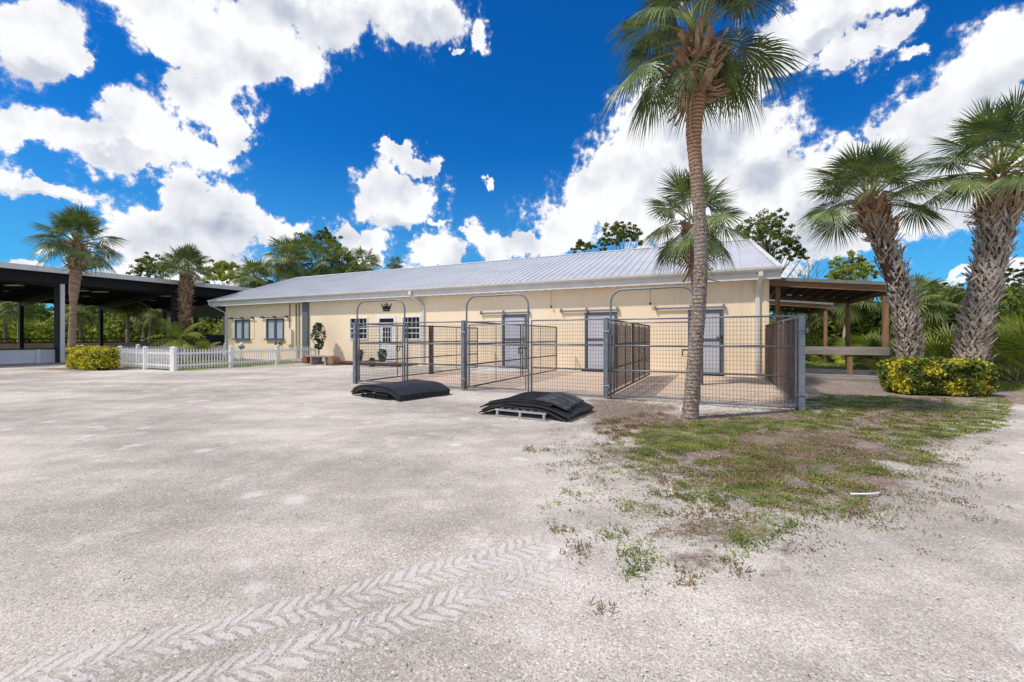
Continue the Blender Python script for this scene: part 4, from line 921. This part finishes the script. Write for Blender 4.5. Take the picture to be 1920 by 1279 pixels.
# the tall palm in front of the pens
b0 = G(1293, 784); Y0 = b0.y
def rel(x, y): p = P(x, y, Y0)-b0; return (p.x, 0, p.z)
pp = [(0,0,-.05), rel(1301,690), rel(1311,560), rel(1314,450), rel(1306,330), rel(1301,250), rel(1307,170), rel(1308,84)]
t = palm('tall cabbage palm with slender bare trunk standing in front of the pens', b0, pp, [(-.05,.155),(.15,.14),(.6,.125),(2.2,.12),(3.6,.105),(4.6,.115),(5.4,.145),(5.75,.15),(7,.15)], random.Random(21),
    trunkm='trunk_near', leafargs=dict(nf=30, pl=.85, bl=.88, nl=52, wmax=.021, r0=.018, elmin=2, droop=.62, pw=1.15, skip=1.3, extra=((3.05, .12, 1.0, .92, .75), (2.5, -.1, .8, .85, .8), (3.5, -.55, .38, .72, .9), (-.35, -.5, .42, .74, .9), (.3, -.2, .5, .8, .8), (.25, .55, 1.15, .95, .8), (1.3, -.4, .5, .8, .8))),
    bootargs=[(5.42, 6.35, .0075, .36, .10, .95, 0, 'boot'), (5.45, 6.2, .02, .42, .07, 1.5, .25, 'boot')])
m = MB(); rng = random.Random(2)
for (dx, dz, l) in ((-.17,-.0,.75),(-.12,-.05,.9),(-.2,.1,.6),(.14,.15,.35)): m.tube([(pp[-2][0]+dx*.8, -.12, 5.85+dz), (pp[-2][0]+dx*1.25-.05, -.2, 5.85+dz-l*.5), (pp[-2][0]+dx*(1.3 if dx > 0 else 1.6), -.18, 5.85+dz-l)], .012, 4)
m.build('dead_stalks', K['boot'], t)
# the palm inside the right pen, behind the tall one
def rel2(b, x, y): p = P(x, y, b.y)-b; return (p.x, 0, p.z)
b1 = Vector(((1309-960)/F*13.2, 13.2, 0))
palm('shorter cabbage palm inside the right pen hidden behind the tall palm trunk', b1, [(0,0,-.05), rel2(b1,1309,600), rel2(b1,1306,500), rel2(b1,1298,428)], [(-.05,.15),(2,.13),(2.9,.16),(3.6,.24),(5,.24)], random.Random(5),
    leafargs=dict(nf=25, pl=.9, bl=.92, nl=44, wmax=.023, r0=.015, elmin=-35, droop=.4, pw=1.2), bootargs=[(3.15, 4.6, .018, .34, .13, .6, 0, 'boot'), (2.8, 3.3, .06, .5, .08, 2.5, 0, 'boot')])
# the two leaning palms at the right
b2 = Vector(((1710-960)/F*12.1, 12.1, 0))
bA = [(-.1, 3.5, .0075, .30, .060, .38, .45, 'bootgrey'), (3.0, 4.8, .009, .32, .075, .55, .35, 'boot'), (.6, 4.5, .35, .6, .05, 1.2, 0, 'boot')]
palm('leaning cabbage palm behind the right hedge, the one nearer the lean-to', b2, [(0,0,-.05), rel2(b2,1706,660), rel2(b2,1692,570), rel2(b2,1655,455), rel2(b2,1635,400), rel2(b2,1630,385)], [(-.05,.19),(1.0,.17),(2.6,.20),(4.2,.22),(4.8,.16),(6,.15)], random.Random(33), trunkm='core',
    leafargs=dict(nf=28, pl=.95, bl=.90, nl=46, wmax=.023, r0=.019, elmin=-4, elmax=84, droop=.35, pw=1.15), bootargs=bA)
b3 = Vector(((1822-960)/F*11.6, 11.6, 0))
palm('thick leaning cabbage palm behind the right hedge at the right edge of the picture', b3, [(0,0,-.05), rel2(b3,1825,650), rel2(b3,1843,560), rel2(b3,1866,450), rel2(b3,1876,385), rel2(b3,1872,335)], [(-.05,.27),(1.0,.20),(2.6,.23),(3.6,.28),(4.6,.31),(5.1,.23),(6,.2)], random.Random(41), trunkm='core',
    leafargs=dict(nf=30, pl=1.2, bl=1.0, nl=46, wmax=.023, r0=.020, elmin=-4, elmax=84, droop=.38, pw=1.15), bootargs=[(-.1, 4.3, .0055, .30, .065, .38, .45, 'bootgrey'), (3.8, 5.2, .0075, .34, .08, .55, .35, 'boot'), (1.5, 4.8, .3, .7, .05, 1.2, 0, 'boot')])
# left: palm at the arena post, palm inside the lawn
b4 = Vector(((134-960)/F*21.0, 21.0, 0))
palm('cabbage palm with shaggy leaf bases in front of the arena beside the white downspout', b4, [(0,0,-.05), rel2(b4,138,560), rel2(b4,143,500), rel2(b4,144,462)], [(-.05,.20),(1.2,.15),(3.0,.13),(3.6,.19),(4.6,.22),(5.4,.18)], random.Random(52),
    leafargs=dict(nf=30, pl=1.0, bl=.95, nl=38, wmax=.030, r0=.022, elmin=-16, st=(.04,.35,.65,1.0), droop=.35, pw=1.25), bootargs=[(3.5, 5.6, .014, .42, .11, .65, 0, 'boot'), (3.2, 4.4, .03, .42, .09, 2.5, 0, 'boot')], trunkm='trunk_or')
b5 = Vector(((344-960)/F*29.0, 29.0, 0))
palm('cabbage palm with criss-cross trunk standing inside the white picket fence', b5, [(0,0,-.05), rel2(b5,347,600), rel2(b5,349,550), rel2(b5,350,508)], [(-.05,.20),(1,.17),(2.5,.19),(4.2,.25),(5.4,.20),(6,.16)], random.Random(53), trunkm='core',
    leafargs=dict(nf=28, pl=.9, bl=.90, nl=34, wmax=.035, r0=.022, elmin=0, st=(.04,.35,.65,1.0), droop=.3, pw=1.2), bootargs=[(1.2, 5.3, .012, .35, .12, .45, .5, 'boot')])
# feather palms at its foot
def feather(label, base, n, L, rng, h=.9):
    t = thing('feather_palm', label, 'palm', base, 0, 'bright feather palms inside the picket fence'); m = MB(); pm = MB()
    for i in range(n):
        az = i*2.4+rng.uniform(-.3, .3); el = radians(rng.uniform(15, 75)); d = Vector((cos(az)*cos(el), sin(az)*cos(el), sin(el))); p = Vector((0, 0, h)); pts = [p.copy()]
        for k in range(10):
            d = (d+Vector((0, 0, -.13))).normalized(); p = p+d*L/10; pts.append(p.copy()); s = d.cross(Vector((0, 0, 1))).normalized(); ll = L*.33*sin(pi*min(1, (k+1.5)/11))
            if k > 0:
                for sg in (-1, 1):
                    for q in (0, .5):
                        e = p+s*sg*ll+d*ll*.5+Vector((0, 0, -.25*ll)); c = p-d*L/10*q; w = d*.028; m.add([c-w, c+w, e], [(0,1,2)])
        pm.tube(pts, .014, 4)
    m.build('crown', K['leafb'], t); pm.build('leaf_stalks', K['petiole'], t)
    q = MB(); q.tube([(0,0,-.05),(0,0,h)], .12, 8, rad=[.16,.11]); q.build('trunk', K['boot'], t)
feather('bright green feather palm at the foot of the criss-cross trunk palm', Vector(((333-960)/F*27.5, 27.5, 0)), 22, 1.9, random.Random(3), 1.2)
feather('low bright feather palm to the right of the criss-cross trunk palm', Vector(((382-960)/F*27.5, 27.5, 0)), 12, 1.3, random.Random(9), .5)
# ================================================================== HEDGES
def hedge(label, c, ang, L, Wd, h, km, rng, n, s=.05, km2=None, gb=0):
    t = thing('hedge', label, 'hedge', c, ang); m = MB(); m2 = MB()
    core = MB(); core.box(-L/2+.14, L/2-.14, -Wd/2+.14, Wd/2-.14, .02, h-.12); core.build('branches', K['twig'], t, bevel=.15)
    def sup(x, y, z):
        k = 1-.12*noise.noise(Vector((x*2.2, y*2.2, z*2.2)))*2
        return k
    for _ in range(n):
        d = Vector((rng.uniform(-1,1), rng.uniform(-1,1), rng.uniform(-1,1))); mx = max(abs(d.x), abs(d.y), abs(d.z)); e = 5
        nn = (abs(d.x)**e+abs(d.y)**e+abs(d.z)**e)**(1/e); d = d/nn; r = rng.uniform(.82, 1.03)
        b = noise.noise(Vector((d.x*3*L/2, d.y*3, d.z*2.5+7)))*.20+(rng.uniform(0, .10) if rng.random() < .15 else 0)
        p = Vector((d.x*(L/2)*(r+b*.3), d.y*(Wd/2)*(r+b), h/2+d.z*(h/2)*(r+b*.8)))
        if p.z < .03: p.z = rng.uniform(.03, .2)
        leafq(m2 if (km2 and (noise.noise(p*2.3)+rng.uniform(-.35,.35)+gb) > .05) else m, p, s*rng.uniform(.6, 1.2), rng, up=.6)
    m.build('foliage', K[km], t)
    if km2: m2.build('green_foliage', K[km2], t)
    return t
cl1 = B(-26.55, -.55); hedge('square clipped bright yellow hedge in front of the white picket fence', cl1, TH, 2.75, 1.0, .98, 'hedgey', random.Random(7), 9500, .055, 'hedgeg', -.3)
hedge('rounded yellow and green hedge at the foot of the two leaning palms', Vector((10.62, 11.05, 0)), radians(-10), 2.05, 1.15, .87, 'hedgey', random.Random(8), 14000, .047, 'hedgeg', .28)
# ================================================================== TREES
def clump(m, c, r, n, s, rng, flat=.7):
    for _ in range(n):
        d = Vector((rng.gauss(0,1), rng.gauss(0,1), rng.gauss(0,1))).normalized()*r*rng.random()**.45; d.z *= flat; leafq(m, c+d, s*rng.uniform(.6, 1.3), rng, up=.8, asp=.6)
def tree(label, base, H_, spec, rng, km='leaf', r0=.25, leaf=.13, cl_n=70, lean=(0,0), group=None, cat='tree', name='broadleaf_tree', bark='bark'):
    t = thing(name, label, cat, base, 0, group); m = MB(); lm = MB()
    top = Vector((lean[0], lean[1], H_*.72)); tp = lerp_path([(0,0,-.2), (lean[0]*.3, lean[1]*.3, H_*.3), tuple(top)], 5); m.tube(tp, r0, 7, rad=[r0*(1-.7*i/(len(tp)-1)) for i in range(len(tp))])
    for (x, y, z, r) in spec:
        c = Vector((x, y, z)); f = max(.25, min(1, (z-r)/H_*.95)); k = min(len(tp)-1, int(f*(len(tp)-1))); st = tp[k]; mid = st.lerp(c, .5)+Vector((rng.uniform(-.2,.2), rng.uniform(-.2,.2), -.25*r)); m.tube([st, mid, c], .05, 5, rad=[r0*.34, r0*.18, r0*.06])
        for _ in range(max(7, int(r*15))):
            d = Vector((rng.gauss(0,1), rng.gauss(0,1), rng.gauss(0,.75))).normalized()*r*rng.uniform(.45, 1.25); q = c+d; q.z = c.z+(q.z-c.z)*.75; m.tube([c, q], .02, 4, rad=[r0*.06, .010]); clump(lm, q, r*rng.uniform(.22, .42), int(cl_n*.62), leaf*.44, rng)
    m.build('trunk', K[bark], t); lm.build('crown', K[km], t); return t
def spec_px(base, lst): # clumps read at pixel positions -> local coordinates, with a spread in depth
    o = []; rr = random.Random(int(base.x*10)+3)
    for (x, y, rp) in lst:
        Y = base.y+rr.uniform(-1, 1)*1.6; p = P(x, y, Y)-base; o.append((p.x, p.y, p.z, rp*Y/F))
    return o
def T(label, xb, Y, H_, lst, seed, **k):
    b = Vector(((xb-960)/F*Y, Y, 0)); return tree(label, b, H_, spec_px(b, lst), random.Random(seed), **k)
T('airy tall tree with small leaf clumps rising behind the stable roof at the left', 590, 46, 12.0, [(560,465,26),(590,447,24),(575,455,22),(620,462,22),(545,478,18),(610,446,14),(635,468,16),(605,435,10),(628,452,12)], 1, leaf=.20, cl_n=110)
T('airy tree behind the arena roof left of the lawn palm', 282, 58, 12.5, [(268,490,14),(285,484,13),(262,505,14),(300,500,16),(318,495,14),(250,512,10),(292,512,16),(275,498,16),(310,505,16),(330,508,14)], 2, leaf=.24, cl_n=80, km='leaf')
T('yellow-green tree above the arena roof between the lawn palm and the stable', 420, 56, 11.5, [(395,505,18),(415,498,18),(435,503,14),(425,518,18),(400,520,20),(445,520,14)], 3, leaf=.28, cl_n=100, km='leafb')
T('small round green tree top showing above the arena roof beside the shaggy palm', 172, 60, 12.5, [(172,494,14),(182,498,10),(160,500,8)], 4, leaf=.26, cl_n=110)
T('open-crowned tree behind the stable roof left of the shorter palm', 1165, 38, 11.2, [(1150,430,16),(1175,425,15),(1140,445,14),(1190,438,14),(1165,448,16),(1195,450,12),(1128,455,8),(1160,428,14),(1180,442,16),(1150,455,14)], 5, leaf=.19, cl_n=100)
T('small tree top just above the stable roof ridge near the middle', 1100, 40, 9.8, [(1095,460,11),(1108,464,9),(1078,466,8),(1128,468,8),(1086,462,12),(1104,458,10)], 6, leaf=.19, cl_n=110)
T('wide open-branched dark tree behind the right end of the stable roof', 1425, 31, 11, [(1400,425,20),(1430,412,22),(1455,405,16),(1470,425,18),(1415,445,22),(1445,440,22),(1475,455,18),(1495,470,16),(1450,468,18),(1505,482,9),(1480,480,12),(1420,465,18),(1440,425,22),(1465,445,20),(1410,435,18),(1485,462,18),(1435,462,20),(1455,482,14)], 7, leaf=.16, cl_n=105, km='leaf', r0=.3)
T('yellow-green tree above the lean-to roof', 1600, 30, 7.2, [(1580,500,18),(1605,492,18),(1625,500,14),(1565,515,14),(1595,515,18),(1640,515,12),(1590,485,16),(1615,508,20),(1575,508,18),(1560,525,12)], 8, leaf=.17, cl_n=110, km='leafb')
T('tall thin pine-like tree at the far right edge behind the bushes', 1905, 34, 7.6, [(1900,512,15),(1915,520,16),(1890,528,12),(1925,505,14),(1905,540,14)], 9, leaf=.17, cl_n=90, km='leafd')
T('dark leafy tree behind the leaning palms', 1745, 30, 5.6, [(1735,535,16),(1760,545,18),(1715,540,16),(1775,560,18),(1745,560,20)], 10, leaf=.16, cl_n=110, km='leafd')
T('dark rounded tree between the thick leaning palm and the far right edge', 1870, 32, 5.4, [(1850,560,22),(1880,552,22),(1905,565,24),(1890,580,24),(1800,548,16),(1820,560,18)], 16, leaf=.17, cl_n=120, km='leafd')
bt = Vector((13.6, 8.6, 0)); pr = P(1907, 300, 8.9)-bt; pr2 = P(1918, 285, 8.9)-bt; pr3 = P(1921, 318, 8.9)-bt
tree('bright yellow-green branch tips of a tree reaching in from the right edge', bt, 7, [(pr.x, pr.y, pr.z, .20), (pr2.x, pr2.y, pr2.z, .28), (pr3.x, pr3.y, pr3.z, .22), (0,0,6,1.0), (.8,.5,5.6,.9), (-.8,0,5.6,.6)], random.Random(12), km='leafb', leaf=.045, cl_n=110, r0=.12)
# bare dead tree right of the roof end
t = thing('dead_tree', 'small bare leafless tree right of the stable roof end', 'tree', Vector(((1500-960)/F*30, 30, 0)), 0); m = MB(); rng = random.Random(6)
def br(p, d, l, r, k):
    q = p+d*l; m.tube([p, q], r, 4, rad=[r, r*.65])
    if k: 
        for _ in range(3 if k > 1 else 2): br(q, (d+Vector((rng.uniform(-.7,.7), rng.uniform(-.4,.4), rng.uniform(-.25,.5)))).normalized(), l*rng.uniform(.55,.8), r*.6, k-1)
br(Vector((0,0,0)), Vector((0,0,1)), 2.3, .07, 5); m.build('trunk', K['bark'], t)
# ------------------------------------------------------------------ distant palms: three kinds of crown, copied
protos = []
for s, (nf, elmin) in enumerate(((22, -35), (20, -50), (24, -20))):
    cm, pm = crown(random.Random(70+s), nf, 1.0, 1.15, 24, wmax=.075, r0=.03, elmin=elmin, st=(.05,.45,.75,1.0), droop=.5); 
    protos.append((cm, pm))
pm_mesh = []
def far_palm(label, x, y, Y, kind, sc_=1.0, seed=0, lean=0, dead=True, group='cabbage palms in the background'):
    rng = random.Random(seed+100); b = Vector(((x-lean-960)/F*Y, Y, 0)); top = P(x, y, Y)-b
    t = thing('palm_tree', label, 'palm tree', b, 0, group)
    m = MB(); m.tube(lerp_path([(0,0,-.1), (top.x*.35, 0, top.z*.5), (top.x, 0, top.z)], 6), .18, 8, rad=[.19-.005*i for i in range(13)], jit=.05, rng=rng); tr = m.build('trunk', K['bark' if seed % 2 else 'bootgrey'], t, smooth=True)
    m = MB(); pth = [(top.x, 0, top.z-1.6), (top.x, 0, top.z+.3)]; boots(m, pth, lambda z: .25, top.z-1.5, top.z+.1, .05, .5, .16, rng, .7, 0); m.build('leaf_bases', K['boot'], tr)
    if len(pm_mesh) <= kind:
        o = protos[kind][0].build('crown', K['palmfar'], t); q = protos[kind][1].build('leaf_stalks', K['petiole'], o); pm_mesh.append((o, q))
    else:
        o = pm_mesh[kind][0].copy(); q = pm_mesh[kind][1].copy(); sc.collection.objects.link(o); sc.collection.objects.link(q); o.parent = t; q.parent = o
    o.location = top; o.scale = (sc_,)*3; o.rotation_euler = (0, 0, rng.uniform(0, 6)); return t
far_palm('broad palm behind the left end of the stable roof below the airy tree', 543, 492, 42, 0, 1.35, 1)
far_palm('palm crown above the left end of the stable roof right of the broad palm', 602, 502, 43, 1, 1.25, 2)
far_palm('palm crown above the stable roof below the right side of the airy tree', 640, 506, 44, 2, 1.2, 3)
far_palm('rightmost palm crown of the cluster above the left part of the stable roof', 682, 502, 43, 0, 1.1, 4)
far_palm('low palm crown between the arena roof and the stable roof', 478, 528, 40, 2, 1.15, 5)
far_palm('small lone palm top peeking over the stable roof left of the middle', 742, 499, 46, 1, .55, 6)
far_palm('pale-trunked palm beyond the arena at the left edge of the picture', 10, 566, 52, 0, 1.1, 7)
far_palm('dark-headed palm beyond the arena left of the first rear column', 36, 572, 50, 1, 1.15, 8)
far_palm('palm beyond the arena directly right of the shaggy palm trunk', 152, 585, 54, 1, 1.0, 9)
far_palm('palm beyond the arena just left of the middle rear column', 189, 560, 56, 2, 1.1, 11)
far_palm('thick-trunked palm beyond the arena right of the middle rear column', 240, 566, 48, 0, 1.1, 12)
far_palm('leaning palm beyond the arena left of the third rear column', 292, 588, 54, 2, 1.1, 13, lean=14)
far_palm('thin palm beyond the arena between the thick-trunked and leaning palms', 268, 598, 60, 1, .9, 14)
far_palm('palm seen in the bright gap left of the thin palm beyond the arena', 225, 600, 64, 0, .9, 15)
far_palm('palm behind the lean-to with pale thin trunk', 1600, 560, 27, 1, .8, 16, lean=20)
far_palm('low palm beside the leaning palm trunk behind the hedge', 1720, 570, 24, 0, .85, 17, lean=-30)
far_palm('low palm in the thicket between the two leaning palms', 1768, 578, 25, 2, .8, 18, lean=20)
far_palm('small palm in the thicket behind the farther lean-to', 1532, 585, 31, 2, .9, 19)
far_palm('palm with drooping brown skirt in the thicket right of the near lean-to', 1790, 590, 26, 1, .7, 20, lean=-25)
# palmetto bushes: copied low fans
pb_ = []
for s in range(2):
    t = thing('palmetto_bush', 'x', 'palmetto', (0,0,0), 0, 'saw palmettos at the edge of the thicket')
    cm, pm = crown(random.Random(90+s), 26, .75, .75, 24, wmax=.04, r0=.014, elmin=5, st=(.05,.45,.75,1.0), droop=.25); cm.build('fans', K['leafb' if s else 'palmfar'], t); pm.build('leaf_stalks', K['petiole'], t); pb_.append(t)
sp = [(1905,12.9,1.35,'large bright palmetto at the right edge beside the hedge',1),(1868,15.5,1.25,'palmetto behind the right end of the hedge',0),(1935,15.0,1.5,'palmetto at the right edge behind the large bright one',1),(1900,18.5,1.6,'tall palmetto further back at the right edge',0),
 (1765,14.2,1.05,'palmetto showing between the two leaning palm trunks',1),(1690,15.5,.85,'low palmetto left of the leaning palm foot',0),(1790,17,1.3,'palmetto behind the thick leaning trunk',0),(1735,19,1.3,'palmetto deeper between the two leaning palms',1),
 (1620,22,1.1,'palmetto behind the near lean-to rail',1),(1580,24,1.1,'palmetto behind the middle lean-to posts',0),(1555,25,.9,'palmetto beside the farther lean-to post',1),(1660,20,1.1,'palmetto beside the right lean-to post',0)]
for i, (x, Y, s, l, k) in enumerate(sp):
    b = Vector(((x-960)/F*Y, Y, -.05)); 
    if i < 2: t = pb_[k]; t.location = b; t.scale = (s,)*3; t['label'] = l
    else: dup(pb_[k], b, i*1.3, l, s)
# ------------------------------------------------------------------ woodland masses (far-off, read as one mass)
def wood(name, label, pts, hf, n, s, rng, km, depth=4, und=None):
    m = MB(); segs = list(zip(pts, pts[1:])); Ls = [(Vector(b)-Vector(a)).length for a, b in segs]; tot = sum(Ls)
    for _ in range(n):
        r = rng.random()*tot; k = 0
        while r > Ls[k] and k < len(Ls)-1: r -= Ls[k]; k += 1
        p = Vector(segs[k][0]).lerp(Vector(segs[k][1]), min(1, r/Ls[k])); d = rng.uniform(0, depth); nd = Vector((p.x, p.y)).normalized(); q = Vector((p.x+nd.x*d, p.y+nd.y*d))
        hm = hf*(.86+.32*noise.noise(Vector((q.x*.13, q.y*.13, 2)))+.35*noise.noise(Vector((q.x*.45, q.y*.45, 9))))*(.55+.45*min(1, (d+.8)/3)); z = hm*rng.random()**.75
        if noise.noise(Vector((q.x*.5, q.y*.5, z*.6))) < -.22 and rng.random() < .75: continue
        leafq(m, Vector((q.x, q.y, z)), s*rng.uniform(.5, 1.3), rng, up=.9, asp=.55)
    tag(m.build(name, K[km]), label, 'woodland', kind='stuff')
def PX(x, Y): return ((x-960)/F*Y, Y)
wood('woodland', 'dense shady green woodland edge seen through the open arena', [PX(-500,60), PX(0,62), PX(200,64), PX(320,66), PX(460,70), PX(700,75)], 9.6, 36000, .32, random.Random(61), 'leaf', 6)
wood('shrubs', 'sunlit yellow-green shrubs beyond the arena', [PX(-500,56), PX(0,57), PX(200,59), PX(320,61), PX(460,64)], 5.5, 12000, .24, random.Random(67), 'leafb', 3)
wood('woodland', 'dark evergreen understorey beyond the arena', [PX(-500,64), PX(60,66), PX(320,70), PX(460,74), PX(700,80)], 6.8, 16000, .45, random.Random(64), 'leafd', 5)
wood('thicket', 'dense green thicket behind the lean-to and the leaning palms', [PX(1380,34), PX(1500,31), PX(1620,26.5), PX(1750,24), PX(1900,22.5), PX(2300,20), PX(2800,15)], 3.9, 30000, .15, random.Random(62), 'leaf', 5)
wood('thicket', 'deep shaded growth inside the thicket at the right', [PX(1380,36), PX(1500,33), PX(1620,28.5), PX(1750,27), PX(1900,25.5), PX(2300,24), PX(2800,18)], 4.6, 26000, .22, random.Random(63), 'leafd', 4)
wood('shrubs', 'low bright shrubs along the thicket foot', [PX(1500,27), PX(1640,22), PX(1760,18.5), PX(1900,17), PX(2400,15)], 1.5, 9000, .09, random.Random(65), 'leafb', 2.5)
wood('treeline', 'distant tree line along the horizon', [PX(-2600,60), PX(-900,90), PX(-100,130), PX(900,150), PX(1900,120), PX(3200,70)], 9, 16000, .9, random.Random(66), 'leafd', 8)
for o in bpy.data.objects:
    if o.get('kind') == 'stuff' and 'category' not in o: o['category'] = 'stuff'
sc.render.engine = 'CYCLES'
sc.cycles.max_bounces = 6; sc.cycles.transparent_max_bounces = 12
